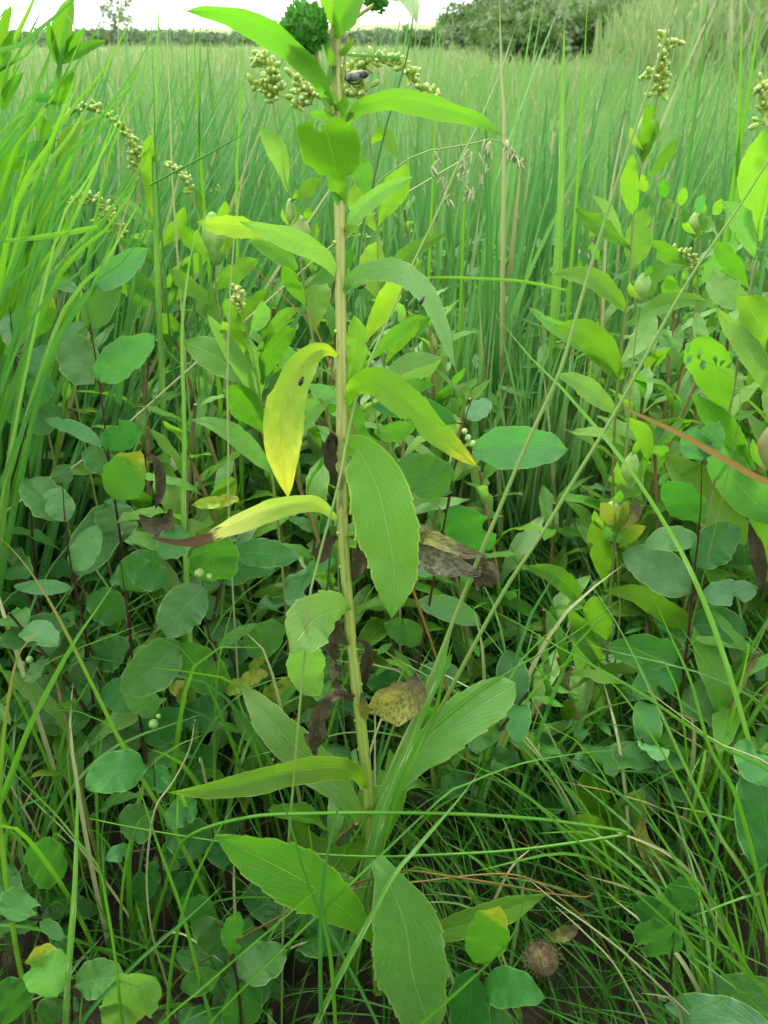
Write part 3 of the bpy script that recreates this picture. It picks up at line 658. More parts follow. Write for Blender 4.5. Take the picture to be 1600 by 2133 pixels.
ml([(800, 1112), (850, 1112), (905, 1126), (960, 1150), (1018, 1160)], 34, 'tan', tY=-.035, kind='long', nu=8, rows=30, roll=20, fold=.6, wav=.12)
ml([(960, 1180), (985, 1170), (1010, 1190), (1000, 1225)], 46, 'dry', tY=-.01, kind='spoon', nu=10, rows=30, roll=10, fold=.8, wav=.3)
ml([(728, 1275), (700, 1268), (655, 1290), (622, 1330), (606, 1362)], 104, 'pale', tY=-.05, kind='lance', teeth=14, amp=.06, roll=20, fold=.1, nu=10, bites=((-1, .9, .08, .4),))
ml([(716, 1340), (690, 1330), (640, 1340), (640, 1400), (668, 1450)], 80, 'pale', tY=.02, kind='lance', teeth=12, roll=10)
# withered rags along the stem
ml([(704, 935), (690, 905), (680, 930), (688, 980), (704, 1020)], 26, 'dry', tY=-.01, kind='long', nu=8, rows=30, wav=.2, fold=1.2, roll=20)
ml([(712, 1130), (695, 1120), (672, 1150), (655, 1168)], 36, 'dry', tY=.01, kind='lance', nu=8, rows=24, wav=.2, fold=.8)
ml([(726, 1250), (700, 1262), (690, 1320), (684, 1390), (700, 1432), (722, 1440)], 40, 'dry', tY=-.01, kind='long', nu=10, rows=40, wav=.28, fold=.9, roll=25, twist=160)
ml([(742, 1330), (765, 1350), (760, 1400), (745, 1440)], 26, 'dry', tY=.01, kind='long', nu=8, rows=26, wav=.25, fold=.9)
ml([(748, 1462), (700, 1448), (662, 1490), (648, 1540), (664, 1592)], 44, 'dry', tY=-.01, kind='lance', nu=10, rows=36, wav=.24, fold=.9, roll=10, twist=90)
ml([(752, 1470), (778, 1478), (815, 1462), (852, 1430), (864, 1398)], 92, 'tan', tY=-.02, kind='lance', nu=10, rows=30, wav=.12, fold=.6, roll=-15)
ml([(760, 1510), (758, 1470), (752, 1440)], 18, 'tan', tY=-.01, kind='long', nu=4)
ml([(735, 1210), (750, 1165), (745, 1130)], 30, 'dry', tY=.01, kind='long', nu=8, rows=24, wav=.2, fold=.8)
# lower leaves
ml([(772, 1755), (735, 1680), (668, 1605), (590, 1530), (540, 1472), (499, 1420)], 78, 'pale', tY=.05, kind='lance', teeth=14, amp=.06, roll=18, **T)
ml([(778, 1690), (820, 1640), (885, 1568), (970, 1490), (1074, 1424)], 92, 'pale', tY=.03, kind='spoon', teeth=16, amp=.05, roll=-12, nu=10)
ml([(760, 1648), (742, 1612), (690, 1598), (600, 1610), (510, 1632), (430, 1646), (344, 1650)], 52, 'gold', tY=-.05, kind='long', teeth=18, amp=.035, roll=30, fold=.2, **T)
ml([(784, 1965), (740, 1915), (655, 1848), (560, 1795), (447, 1741)], 108, 'gold', tY=-.015, dY=-.035, kind='lance', teeth=15, amp=.07, roll=14, nu=10)
ml([(782, 1790), (812, 1840), (845, 1930), (862, 2040), (905, 2165)], 150, 'pale', tY=-.035, dY=-.045, kind='long', teeth=22, amp=.05, roll=-6, nu=12, fold=.1)
ml([(800, 1985), (890, 1950), (1010, 1912), (1080, 1885), (1142, 1860)], 54, 'gold', tY=.0, dY=-.03, kind='lance', teeth=13, amp=.04, roll=-12, **T)
ml([(775, 1720), (740, 1770), (700, 1790), (640, 1760), (600, 1680)], 60, 'gold', tY=.03, kind='lance', teeth=8, roll=10)
ml([(780, 1790), (805, 1700), (820, 1620), (812, 1560)], 56, 'gold', tY=.03, kind='lance', teeth=8, roll=-20)
ml([(778, 1760), (800, 1680), (860, 1600), (905, 1490)], 34, 'pale', tY=.05, kind='long', teeth=8, roll=-20)
# small side shoots in the axils
for (x, y, tx, ty, wpx) in ((700, 240, 722, 200, 24), (702, 236, 668, 205, 22), (700, 244, 640, 236, 20), (698, 235, 690, 190, 16), (704, 250, 738, 236, 18), (697, 110, 676, 200, 18), (697, 150, 668, 70, 16), (703, 120, 738, 80, 14), (707, 428, 690, 400, 16), (720, 590, 760, 575, 30), (716, 480, 745, 470, 20)):
    ml([(x, y), ((x + tx) / 2 + 3, (y + ty) / 2), (tx, ty)], wpx, 'gold', tY=-.01, kind='long', nu=4, roll=rnd.uniform(-30, 30), under=True)
# dense green flower heads
def flower_head(parent, cx, cy, rpx, Y, n=170):
    c = P(cx, cy, Y); r_ = rpx * depth(c) / FPX
    hd = link('flower_head', ellipsoid('flower_head', r_ * .86, r_ * .8, M['bract'], 16, 12), parent, Matrix.Translation(c - parent.location))
    V, F, UV = leaf_geo([(0, 0, 0), (0, .0014, .0020), (0, .0018, .0046)], .0034, 'long', view=(0, -.05, .03), fold=.3, nu=4, rows=7, amp=0)
    bm_ = mesh('bract', V, F, UV, M['bract'])
    for q in range(n):
        z = 1 - 2 * (q + .5) / n; a = q * 2.39996 + rnd.uniform(-.15, .15); s = math.sqrt(1 - z * z); d = Vector((s * math.cos(a), s * math.sin(a), z))
        k = r_ * rnd.uniform(.80, .96)
        mw = Matrix.Translation(d * k * .9) @ rot_to(d + Vector((0, 0, .5)), rnd.uniform(0, 6.28)) @ Matrix.Scale(rnd.uniform(.65, 1.0) * r_ / .0115, 4)
        link('bract', bm_, hd, mw)
flower_head(main, 636, 60, 47, SY(57) - .012, 300)
flower_head(main, 783, -4, 28, SY(0) + .012, 150)
tube('side_branch', [P(x, y, SY(230) - .004) for x, y in ((694, 236), (684, 190), (668, 140), (650, 100), (640, 80))], [.0012, .0010], M['stem'], main, n=16)
tube('side_branch', [P(x, y, SY(60)) for x, y in ((701, 100), (716, 60), (750, 30), (780, 10))], [.0010, .0009], M['stem'], main, n=16)
tube('side_branch', [P(x, y, SY(200)) for x, y in ((702, 240), (712, 180), (722, 100), (730, 70))], [.0009, .0007], M['stem'], main, n=16)
# leaf scars down the stem
for y in (505, 690, 835, 1010, 1110, 1180, 1262, 1352, 1425, 1500, 1560, 1640):
    sxx = np.interp(y, [q[1] for q in sp_pts], [q[0] for q in sp_pts]); side = 1 if (y // 7) % 2 else -1
    c = P(sxx + side * 9, y, SY(y) - .001)
    link('leaf_scar', ellipsoid('leaf_scar', .0016, .0012, M['stem'], 8, 5), main, Matrix.Translation(c - main.location))

def insect(name, label, px, py, Y, L, ang=0.):
    c = P(px, py, Y); t = thing(name, label, 'insect', c)
    link('body', ellipsoid('body', L * .26, L * .5, M['black'], 8, 6), t, Matrix.Rotation(ang, 4, 'Y'))
    link('head', ellipsoid('head', L * .16, L * .16, M['black'], 6, 5), t, Matrix.Rotation(ang, 4, 'Y') @ Matrix.Translation((0, 0, L * .6)))
    for s in (-1, 1):
        for q in range(3):
            a = Vector((0, 0, (q - 1) * L * .25)); b = a + Vector((s * L * .35, -L * .2, (q - 1) * L * .2)); 
            V, F, UV, tri = tube_geo([a, (a + b) / 2 + Vector((0, -L * .1, 0)), b], [L * .03, L * .02], 5, 4)
            link('leg', mesh('leg', V, F, None, M['black']), t, Matrix.Rotation(ang, 4, 'Y'))
insect('black_insect', 'tiny black insect on the drooping pale leaf right of the stem', 878, 628, .352, .0034, .5)
insect('black_insect', 'tiny black insect clinging under the leaf beside the upper stem', 752, 598, .375, .0034, 1.2)
insect('black_insect', 'black insect on the dark edge of the yellow leaf left of the stem', 627, 796, .34, .0040, .4)
pod = thing('hanging_pod', 'small grey and white pod hanging right of the upper stem', 'pod', P(742, 158, .437))
link('shell', ellipsoid('shell', .0024, .0056, M['grey'], 10, 8, .2), pod, Matrix.Rotation(R(82), 4, 'Y'))
tube('thread', [P(718, 140, .437), P(720, 160, .437), P(733, 175, .437), P(750, 172, .437), P(752, 164, .437)], [.0005, .0005], M['black'], pod, n=16, k=5)

# ------------------------------------------------------------------ traced goldenrods behind
def gl(parent, Y, rows, mats='gold'):
    for r_ in rows:
        pts, w_ = r_[0], r_[1]; mt = r_[2] if len(r_) > 2 else (mats if rnd.random() < .55 else 'deep'); kd = r_[3] if len(r_) > 3 else rnd.choice(['lance', 'lance', 'long'])
        dy = rnd.uniform(-.04, .03)
        if len(pts) == 2:
            (x0, y0), (x1, y1) = pts; L = math.hypot(x1 - x0, y1 - y0); pts = [pts[0], ((x0 + x1) / 2, (y0 + y1) / 2 - L * .07), pts[1]]
        leaf(parent, pts, w_ * .9, M[mt], kd, Yb=Y, Yt=Y + dy, teeth=11 if w_ > 40 else 8, amp=.05, roll=rnd.uniform(-25, 25), fold=rnd.uniform(.05, .3), nu=6,
             bites=((rnd.choice((-1, 1)), rnd.uniform(.4, .85), rnd.uniform(.04, .09), rnd.uniform(.2, .6)),) if rnd.random() < .35 else ())
def plant_px(name, label, cat, px_root, Y, group=None):
    q = P(px_root[0], px_root[1], Y); return thing(name, label, cat, Vector((q.x, Y, 0)), group)
def gall(parent, cx, cy, wpx, Y, pink=False, hpx=None):
    c = P(cx, cy, Y); r_ = wpx * .46 * depth(c) / FPX
    for q in range(3):                      # small leaves clasping the swelling
        sd = (-1, 1, 1)[q]; x0 = cx + sd * wpx * .25 * (q != 2); h_ = (hpx or wpx * 1.25) * .5
        leaf(parent, [(cx + sd * 2, cy + h_ * (1, 1, -.9)[q]), (x0 + sd * wpx * .3, cy + h_ * (.3, .1, -1.3)[q]), (x0 + sd * wpx * .42, cy - h_ * (.5, .9, 1.9)[q])], wpx * .36, M['gold' if q else 'lime'], 'lance', Yb=Y - (.012, .016, .0)[q], Yt=Y - .014, roll=rnd.uniform(-20, 20))
    link('gall', ellipsoid('gall', r_, (hpx or wpx * 1.25) / 2 * depth(c) / FPX, M['gallp' if pink else 'gall'], 20, 16, .30, ribs=.035), parent, Matrix.Translation(c - parent.location))
GR = 'goldenrods behind the main plant'
def goldenrod(label, stem, Y, leaves, galls=(), clusters=(), w0=9, w1=6):
    t = plant_px('goldenrod_plant', label, 'plant', stem[-1], Y, GR)
    stem_px(t, stem, Y, w0 / 2, w1 / 2, M['gstem'])
    gl(t, Y, leaves)
    for g in galls: gall(t, *g)
    for c in clusters: bud_cluster(t, c[0], Y, c[1], c[2] if len(c) > 2 else 9)
    return t
goldenrod('goldenrod with whitish bud cluster low beside the main stem, wide limes leaves around', [(500, 625), (512, 680), (530, 760), (548, 860), (562, 960), (580, 1100)], .56,
 [([(535, 820), (455, 745), (380, 710)], 74), ([(542, 850), (500, 760), (432, 655)], 40, 'pale'), ([(545, 800), (570, 720), (616, 682)], 60), ([(530, 770), (480, 700), (462, 668)], 46), ([(555, 905), (500, 830), (460, 812)], 72), ([(568, 985), (500, 915), (450, 885), (398, 874)], 46, 'pale', 'long'), ([(530, 740), (585, 665), (625, 642)], 30), ([(520, 700), (545, 660), (548, 625)], 38, 'pale'), ([(510, 690), (480, 650), (470, 620)], 30), ([(552, 880), (610, 800), (660, 760)], 60, 'pale'), ([(560, 930), (640, 860), (690, 830)], 60, 'pale'), ([(540, 830), (530, 760), (515, 700)], 44, 'pale')],
 clusters=(([(502, 650), (498, 620), (490, 596)], 20, 13),))
goldenrod('goldenrod with pinkish ball gall just left of the main stem', [(560, 160), (575, 260), (590, 360), (612, 430), (628, 560), (650, 700), (680, 850), (700, 980)], .62,
 [([(655, 690), (658, 620), (660, 568)], 66), ([(640, 640), (610, 590), (590, 550)], 40), ([(600, 400), (580, 320), (540, 262)], 44, 'pale'), ([(606, 420), (640, 395), (672, 372)], 34), ([(578, 240), (580, 215), (578, 195)], 12, 'lime'), ([(680, 860), (730, 800), (760, 740)], 60), ([(635, 600), (700, 560), (740, 520)], 44), ([(620, 560), (570, 520), (520, 500)], 46), ([(670, 780), (610, 760), (570, 700)], 50, 'pale')],
 galls=((625, 488, 50, .62, True, 60), (606, 447, 26, .625, False, 50)), clusters=(([(580, 210), (565, 160), (545, 110)], 38, 26), ([(572, 200), (545, 180), (522, 172)], 14, 12)))
goldenrod('goldenrod with pale ball gall left of the yellow stalk', [(265, 280), (285, 350), (305, 410), (320, 480), (335, 560), (350, 700)], .72,
 [([(350, 722), (352, 680), (350, 648)], 46), ([(320, 480), (310, 330), (315, 280)], 34), ([(330, 520), (370, 470), (385, 430)], 36), ([(318, 470), (270, 430), (235, 410)], 30, 'pale'), ([(345, 640), (300, 600), (258, 560)], 44), ([(348, 640), (380, 590), (395, 545)], 46), ([(335, 560), (290, 520), (245, 500)], 36), ([(340, 600), (400, 550), (440, 520)], 40)],
 clusters=(([(290, 360), (270, 290), (235, 250), (190, 225), (150, 235)], 56, 13), ([(275, 300), (300, 330)], 8, 8)))
goldenrod('goldenrod with drooping bud spray and pale gall at mid left', [(352, 345), (385, 380), (410, 440), (440, 520), (455, 640), (465, 760)], .68,
 [([(455, 640), (400, 600), (350, 560)], 40), ([(450, 600), (500, 560), (540, 540)], 44), ([(440, 540), (400, 500), (370, 470)], 40), ([(458, 680), (430, 640), (410, 620)], 44), ([(415, 450), (415, 420), (412, 396)], 18), ([(462, 720), (520, 660), (560, 600)], 60)],
 galls=((447, 498, 56, .66, False, 84),), clusters=(([(400, 400), (378, 362), (345, 340)], 16, 9),))
goldenrod('goldenrod with a short arching bud spray near the left reeds', [(240, 480), (250, 520), (265, 600), (280, 700)], .74,
 [([(270, 620), (240, 570), (215, 540)], 44), ([(272, 640), (320, 600), (345, 560)], 44), ([(255, 540), (290, 500), (320, 480)], 36, 'pale')],
 clusters=(([(245, 500), (225, 440), (190, 415), (145, 425)], 48, 14), ([(235, 470), (215, 455), (205, 470)], 12, 12)))
goldenrod('goldenrod behind the upper stem whose bud spray arches to the right', [(745, 130), (760, 220), (775, 330), (785, 460), (790, 620), (800, 760), (812, 900)], .60,
 [([(785, 620), (770, 560), (790, 500)], 60, 'lime'), ([(790, 640), (840, 590), (880, 540)], 30), ([(785, 470), (820, 400), (850, 340)], 60, 'gold'), ([(780, 420), (750, 350), (735, 300)], 50, 'gold'), ([(784, 480), (750, 430), (740, 380)], 50, 'lime'), ([(800, 760), (850, 680), (890, 660)], 44), ([(795, 700), (860, 690), (900, 655)], 30), ([(805, 800), (860, 770), (920, 748)], 50, 'pale'), ([(790, 600), (850, 530), (930, 485)], 36), ([(770, 300), (800, 280), (830, 330)], 34, 'gold')],
 clusters=(([(765, 190), (730, 160), (770, 130), (830, 140), (885, 190), (915, 205)], 70, 17), ([(760, 200), (700, 200), (640, 200), (612, 190)], 30, 22), ([(650, 200), (620, 170), (610, 155)], 16, 14), ([(650, 215), (630, 220), (615, 225)], 10, 12)))
goldenrod('goldenrod of the right side with pale gall wrapped by a leaf', [(1380, 150), (1360, 250), (1340, 330), (1320, 440), (1310, 600), (1290, 760), (1280, 900), (1272, 1100)], .64,
 [([(1338, 338), (1350, 280), (1348, 215)], 34), ([(1345, 375), (1380, 335), (1412, 288)], 26), ([(1318, 560), (1330, 500), (1342, 430)], 62), ([(1316, 520), (1250, 470), (1198, 434)], 42), ([(1300, 500), (1270, 440), (1232, 405)], 22, 'pale'), ([(1322, 450), (1310, 380), (1318, 320)], 40, 'gold'), ([(1308, 650), (1240, 585), (1150, 568)], 44), ([(1295, 790), (1230, 700), (1154, 675)], 66), ([(1310, 620), (1370, 570), (1430, 555)], 34), ([(1305, 680), (1390, 630), (1470, 625)], 40), ([(1290, 800), (1250, 740), (1100, 640)], 40, 'pale'), ([(1290, 760), (1340, 700), (1360, 640)], 50, 'pale'), ([(1285, 860), (1210, 800), (1160, 780)], 46, 'pale')],
 galls=((1342, 280, 42, .64, False, 64),), clusters=(([(1375, 200), (1378, 130), (1382, 70)], 34, 20), ([(1372, 130), (1400, 95), (1418, 88)], 9, 7), ([(1365, 150), (1345, 160), (1335, 165)], 10, 8)))
goldenrod('goldenrod on the far right with reddish stem and light green leaves', [(1590, 170), (1592, 300), (1580, 440), (1568, 560), (1545, 700), (1520, 860), (1490, 1000)], .56,
 [([(1585, 500), (1570, 380), (1592, 262)], 70, 'lime'), ([(1575, 540), (1545, 470), (1505, 420)], 52, 'pale'), ([(1560, 600), (1520, 540), (1485, 500)], 46), ([(1640, 760), (1590, 680), (1538, 615)], 84, 'gold'), ([(1640, 880), (1580, 760), (1490, 640)], 52, 'pale'), ([(1560, 640), (1500, 600), (1485, 560)], 60, 'pale'), ([(1510, 880), (1490, 780), (1450, 700)], 90, 'gold', 'spoon'), ([(1570, 975), (1510, 890), (1440, 820)], 56, 'gold'), ([(1556, 1130), (1470, 1040), (1384, 946)], 100, 'gold'), ([(1640, 1100), (1540, 1010), (1480, 900)], 90, 'pale'), ([(1600, 1210), (1592, 1100), (1590, 1005)], 72, 'lime'), ([(1560, 800), (1590, 740), (1610, 700)], 40)],
 clusters=(([(1592, 260), (1590, 210), (1585, 165)], 20, 18),), galls=((1597, 935, 44, .55, True, 90),))
goldenrod('goldenrod at right with a green gall hanging low above the leaning stalks', [(1334, 640), (1322, 720), (1310, 860), (1300, 980), (1285, 1090), (1272, 1230), (1262, 1420), (1255, 1600)], .55,
 [([(1262, 1225), (1252, 1150), (1236, 1080)], 52), ([(1475, 1330), (1400, 1282), (1330, 1238), (1252, 1228)], 52, 'gold', 'long'), ([(1216, 1256), (1160, 1200), (1095, 1180)], 46), ([(1262, 1620), (1225, 1540), (1196, 1448)], 84, 'gold', 'spoon'), ([(1262, 1400), (1230, 1340), (1180, 1262)], 40), ([(1268, 1560), (1250, 1450), (1190, 1300)], 70, 'pale'), ([(1270, 1340), (1245, 1280), (1240, 1240)], 60), ([(1268, 1660), (1330, 1600), (1270, 1500)], 80, 'pale'), ([(1305, 870), (1340, 900), (1350, 960)], 36)],
 galls=((1312, 982, 42, .545, False, 70), (1272, 1078, 50, .545, True, 60), (1338, 600, 40, .60, False, 50)))
leaf_lo = goldenrod('goldenrod shoot in the lower right with short broad leaves', [(1250, 1690), (1248, 1740), (1245, 1800), (1220, 1950), (1190, 2060)], .44,
 [([(1345, 1812), (1270, 1770), (1200, 1696)], 76, 'gold', 'spoon'), ([(1240, 1720), (1270, 1690), (1306, 1664)], 34, 'gold', 'long'), ([(1250, 1760), (1240, 1680), (1230, 1600)], 80, 'gold'), ([(1240, 1800), (1300, 1720), (1340, 1640)], 80, 'pale'), ([(1230, 1860), (1230, 1780), (1215, 1700)], 60)])
goldenrod('young goldenrod at the bottom edge left of the centre', [(270, 2120), (272, 2150), (275, 2220)], .29,
 [([(215, 2170), (270, 2080), (322, 2035)], 110, 'pale', 'spoon'), ([(280, 2150), (240, 2060), (228, 2000)], 40)])
goldenrod('slim goldenrod with pale gall among the reeds at right', [(1470, 380), (1460, 450), (1455, 560), (1440, 700)], .74,
 [([(1440, 560), (1390, 530), (1360, 500)], 40), ([(1450, 600), (1500, 540), (1540, 500)], 44, 'pale'), ([(1448, 640), (1400, 610), (1390, 570)], 40), ([(1445, 660), (1490, 610), (1520, 590)], 40)],
 galls=((1452, 466, 40, .74, False, 44),), clusters=(([(1450, 560), (1430, 530), (1400, 520)], 20, 9),))
goldenrod('goldenrod with yellow green blades right behind the yellow leaf', [(745, 640), (760, 760), (790, 900), (815, 1000), (830, 1100)], .54,
 [([(790, 880), (850, 810), (905, 800)], 40, 'gold'), ([(775, 830), (840, 760), (920, 745)], 40, 'pale'), ([(760, 760), (820, 700), (880, 655)], 34, 'gold'), ([(770, 800), (700, 830), (640, 800)], 50, 'pale'), ([(800, 930), (740, 900), (730, 820)], 60, 'gold'), ([(780, 900), (820, 900), (870, 880)], 46, 'gold'), ([(750, 720), (800, 640), (835, 560)], 50, 'lime')])

# ------------------------------------------------------------------ snowberry shrubs
SR = 'snowberry shrubs round the main plant'
def snowberry(label, stem, Y, leaves, berries=(), w0=8, w1=5):
    t = plant_px('snowberry_shrub', label, 'shrub', stem[-1], Y, SR)
    stem_px(t, stem, Y, w0 / 2, w1 / 2, M['rstem'], k=7)
    for r_ in leaves:
        (x0, y0), (x1, y1), w_ = r_[:3]; mt = r_[3] if len(r_) > 3 else 'snow'; dY = r_[4] if len(r_) > 4 else 0.
        L = math.hypot(x1 - x0, y1 - y0); b = rnd.uniform(-.06, .06)
        mid = ((x0 + x1) / 2 + (y1 - y0) * b, (y0 + y1) / 2 - (x1 - x0) * b - L * .04)
        leaf(t, [(x0, y0), mid, (x1, y1)], w_ * .92, M[mt], 'oval', Yb=Y + dY, Yt=Y + dY + rnd.uniform(-.03, .03) * L / 100, roll=rnd.uniform(-22, 22), fold=rnd.uniform(.02, .22), nu=8, rows=26, amp=.12, wav=.05,
             bites=((rnd.choice((-1, 1)), rnd.uniform(.3, .9), rnd.uniform(.05, .11), rnd.uniform(.25, .7)),) if rnd.random() < .28 else ())
        # the short petiole back to the stem
        sp_ = min(stem, key=lambda q: (q[0] - x0) ** 2 + (q[1] - y0) ** 2)
        if 12 < math.hypot(sp_[0] - x0, sp_[1] - y0) < 60:
            tube('petiole', [P(sp_[0], sp_[1] + 6, Y), P((sp_[0] + x0) / 2, (sp_[1] + y0) / 2 + 4, Y + dY / 2), P(x0, y0, Y + dY)], [.0007, .0006], M['rstem'], t, n=6, k=5)
    for (bx, by, s) in berries:
        s *= .88
        c = P(bx, by, Y - .012); link('berry', BERRY, t, Matrix.Translation(c - t.location) @ Matrix.Scale(s, 4))
        link('calyx', ellipsoid('calyx', .0009 * s, .0006 * s, M['rstem'], 6, 4), t, Matrix.Translation(c + Vector((-.001, -.0032, -.0005)) * s - t.location))
    return t
snowberry('snowberry stem standing tallest at the left, blue green leaves in pairs', [(148, 530), (172, 600), (190, 690), (203, 770), (215, 860), (228, 960), (245, 1080), (268, 1250), (275, 1400)], .55,
 [((168, 606), (78, 576), 30, 'snowp'), ((186, 690), (250, 566), 68, 'snow'), ((196, 600), (308, 516), 58, 'snowp'), ((197, 800), (130, 698), 92, 'snow'), ((204, 798), (322, 698), 80, 'snowp'), ((216, 928), (92, 874), 34, 'snowp'), ((152, 545), (176, 506), 24, 'snowp'), ((180, 672), (112, 720), 24, 'snowp'), ((225, 940), (285, 880), 70, 'snow'), ((238, 1040), (290, 940), 96, 'snowy', -.03), ((250, 1130), (232, 1036), 90, 'snow'), ((235, 980), (170, 940), 60, 'snow')])
snowberry('snowberry at the far left edge with pale rounded leaves', [(20, 640), (30, 730), (50, 860), (60, 1000), (75, 1200)], .60,
 [((45, 735), (8, 655), 56, 'snowp'), ((60, 705), (104, 612), 66, 'snowy'), ((30, 780), (5, 740), 40, 'snow'), ((60, 780), (110, 720), 50, 'snowp'), ((62, 830), (110, 790), 60, 'snow'), ((20, 800), (-20, 760), 60, 'snow'), ((55, 870), (0, 840), 60), ((62, 900), (130, 850), 60), ((30, 700), (60, 640), 40, 'snowp')])
snowberry('snowberry on the left whose square pale leaf catches the light', [(130, 1000), (136, 1090), (150, 1190), (180, 1330), (195, 1470), (210, 1610), (220, 1720)], .50,
 [((128, 1088), (52, 996), 86, 'snow'), ((140, 1086), (98, 1020), 62, 'snowp'), ((152, 1190), (204, 1094), 62, 'snowp'), ((160, 1200), (262, 1040), 96, 'snow', .03), ((150, 1225), (28, 1222), 34, 'snowp'), ((140, 1290), (-5, 1345), 66, 'snow'), ((175, 1330), (60, 1330), 74, 'snow'), ((182, 1240), (260, 1290), 80), ((195, 1460), (10, 1475), 96, 'snow'), ((190, 1470), (120, 1570), 90, 'snow'), ((200, 1380), (272, 1350), 84, 'snow'), ((118, 970), (140, 1010), 50), ((200, 1500), (270, 1580), 70)], berries=((45, 1386, 1.0), (62, 1374, .9)))
snowberry('snowberry with pale green berry on top, left of the main stem', [(424, 1190), (423, 1250), (435, 1320), (455, 1400), (480, 1500), (500, 1600)], .49,
 [((428, 1224), (346, 1328), 98, 'snowp', -.02), ((440, 1214), (442, 1104), 112, 'snow'), ((486, 1150), (622, 1162), 66, 'snow'), ((455, 1350), (535, 1300), 26, 'snowp'), ((515, 1362), (592, 1300), 78, 'snow'), ((470, 1440), (376, 1340), 90, 'snow'), ((478, 1480), (380, 1500), 84, 'snow'), ((485, 1500), (560, 1460), 80, 'snow'), ((400, 1110), (330, 1160), 70), ((350, 1210), (265, 1180), 70), ((460, 1420), (570, 1400), 70, 'snow', .04)], berries=((415, 1192, 1.15), (436, 1200, .7)))
snowberry('snowberry in the shade at mid left with two dark red stems', [(250, 1160), (262, 1250), (272, 1340), (285, 1450), (300, 1560)], .47,
 [((262, 1400), (378, 1340), 56, 'gold'), ((372, 1340), (250, 1442), 104, 'snow', -.01), ((320, 1494), (270, 1408), 66, 'snowp', -.02), ((285, 1470), (210, 1440), 76, 'snow'), ((300, 1540), (380, 1480), 84, 'snow'), ((446, 1560), (356, 1624), 92, 'snow'), ((290, 1560), (180, 1540), 96), ((260, 1230), (330, 1150), 90, 'snow', .03), ((300, 1590), (390, 1570), 60)], berries=((320, 1508, 1.2), (330, 1492, .6)))
snowberry('low snowberry near the bottom left with a wide notched leaf', [(320, 1590), (325, 1680), (330, 1760), (340, 1850), (345, 1950)], .37,
 [((306, 1600), (176, 1640), 92, 'snow'), ((412, 1670), (346, 1722), 62, 'snow'), ((276, 1774), (218, 1788), 40, 'snowp'), ((376, 1808), (318, 1792), 30), ((320, 1700), (250, 1730), 90), ((345, 1730), (440, 1760), 90), ((330, 1800), (280, 1880), 60), ((350, 1840), (430, 1860), 60), ((310, 1640), (350, 1600), 70)])
snowberry('snowberry in the bottom left corner with a yellow blotched leaf', [(150, 2050), (150, 2080), (150, 2110), (150, 2180)], .285,
 [((120, 2075), (78, 1972), 96, 'snowy', -.01), ((158, 2050), (262, 2036), 82, 'snow'), ((130, 1960), (84, 1918), 30, 'snow'), ((100, 2140), (160, 2080), 100), ((40, 2120), (-10, 2050), 90), ((60, 1860), (20, 1920), 90, 'snow', .04), ((130, 1830), (60, 1760), 90, 'snow', .08)])
snowberry('low snowberry at the bottom with dark rounded leaves left of centre', [(480, 1930), (490, 2020), (500, 2090), (505, 2180)], .29,
 [((498, 2040), (592, 1972), 88, 'snow'), ((492, 2150), (530, 2032), 86, 'snow'), ((376, 2060), (458, 2024), 56, 'snow'), ((480, 1990), (500, 1900), 50, 'snow'), ((470, 1980), (400, 1920), 70, 'snow', .03), ((440, 1920), (380, 1870), 60, 'snow', .05)])
snowberry('snowberry right of the main stem with one very large flat leaf', [(984, 828), (968, 876), (955, 940), (940, 1010), (922, 1110), (905, 1200), (885, 1310), (868, 1410), (850, 1520)], .505,
 [((984, 938), (1184, 936), 98, 'snowp', -.02), ((970, 872), (1022, 832), 46, 'snowp'), ((950, 880), (774, 846), 58, 'snow', .01), ((942, 1022), (828, 962), 104, 'snow'), ((934, 1058), (1024, 1146), 96, 'snow'), ((870, 1252), (1002, 1300), 56, 'snowp'), ((640, 1190), (700, 1166), 36, 'snowp'), ((905, 1200), (840, 1130), 70, 'snow', .03), ((880, 1340), (800, 1300), 60, 'snow', .03), ((870, 1420), (760, 1420), 66, 'snow', .02), ((865, 1430), (960, 1400), 70, 'snow')], berries=((975, 912, .7), (984, 925, .75), (968, 898, .6)))
snowberry('snowberry on the right with wine red stem and broad leaves', [(1462, 960), (1460, 1050), (1455, 1120), (1445, 1200), (1437, 1290), (1425, 1400), (1410, 1500), (1395, 1620), (1380, 1730)], .50,
 [((1440, 1236), (1296, 1150), 96, 'snowp'), ((1452, 1122), (1342, 1130), 58, 'snowp', -.01), ((1414, 1368), (1264, 1346), 78, 'snow'), ((1458, 1242), (1580, 1226), 60, 'snowp'), ((1430, 1384), (1320, 1450), 90, 'snow', .01), ((1420, 1440), (1540, 1500), 100, 'snow'), ((1450, 1090), (1390, 1000), 80, 'snow', .03), ((1448, 1180), (1540, 1100), 90, 'snow', .02), ((1440, 1300), (1560, 1320), 90, 'snow', .02), ((1405, 1540), (1310, 1500), 90, 'snow'), ((1400, 1580), (1500, 1620), 90, 'snow', .02), ((1468, 960), (1440, 890), 66, 'snowp'), ((1470, 950), (1500, 880), 60, 'snowp')])
snowberry('snowberry at the right edge with a huge near leaf', [(1640, 1500), (1620, 1640), (1600, 1800), (1590, 1950)], .33,
 [((1612, 1830), (1578, 1560), 132, 'snow'), ((1600, 1640), (1540, 1540), 70, 'snow', .02)])
snowberry('snowberry in the bottom right corner with two overlapping pale leaves', [(1660, 2040), (1640, 2100), (1620, 2180)], .27,
 [((1680, 2090), (1446, 2060), 74, 'snowp'), ((1640, 2170), (1384, 2092), 84, 'snowp', -.01), ((1390, 2085), (1370, 2078), 8, 'snowp')])
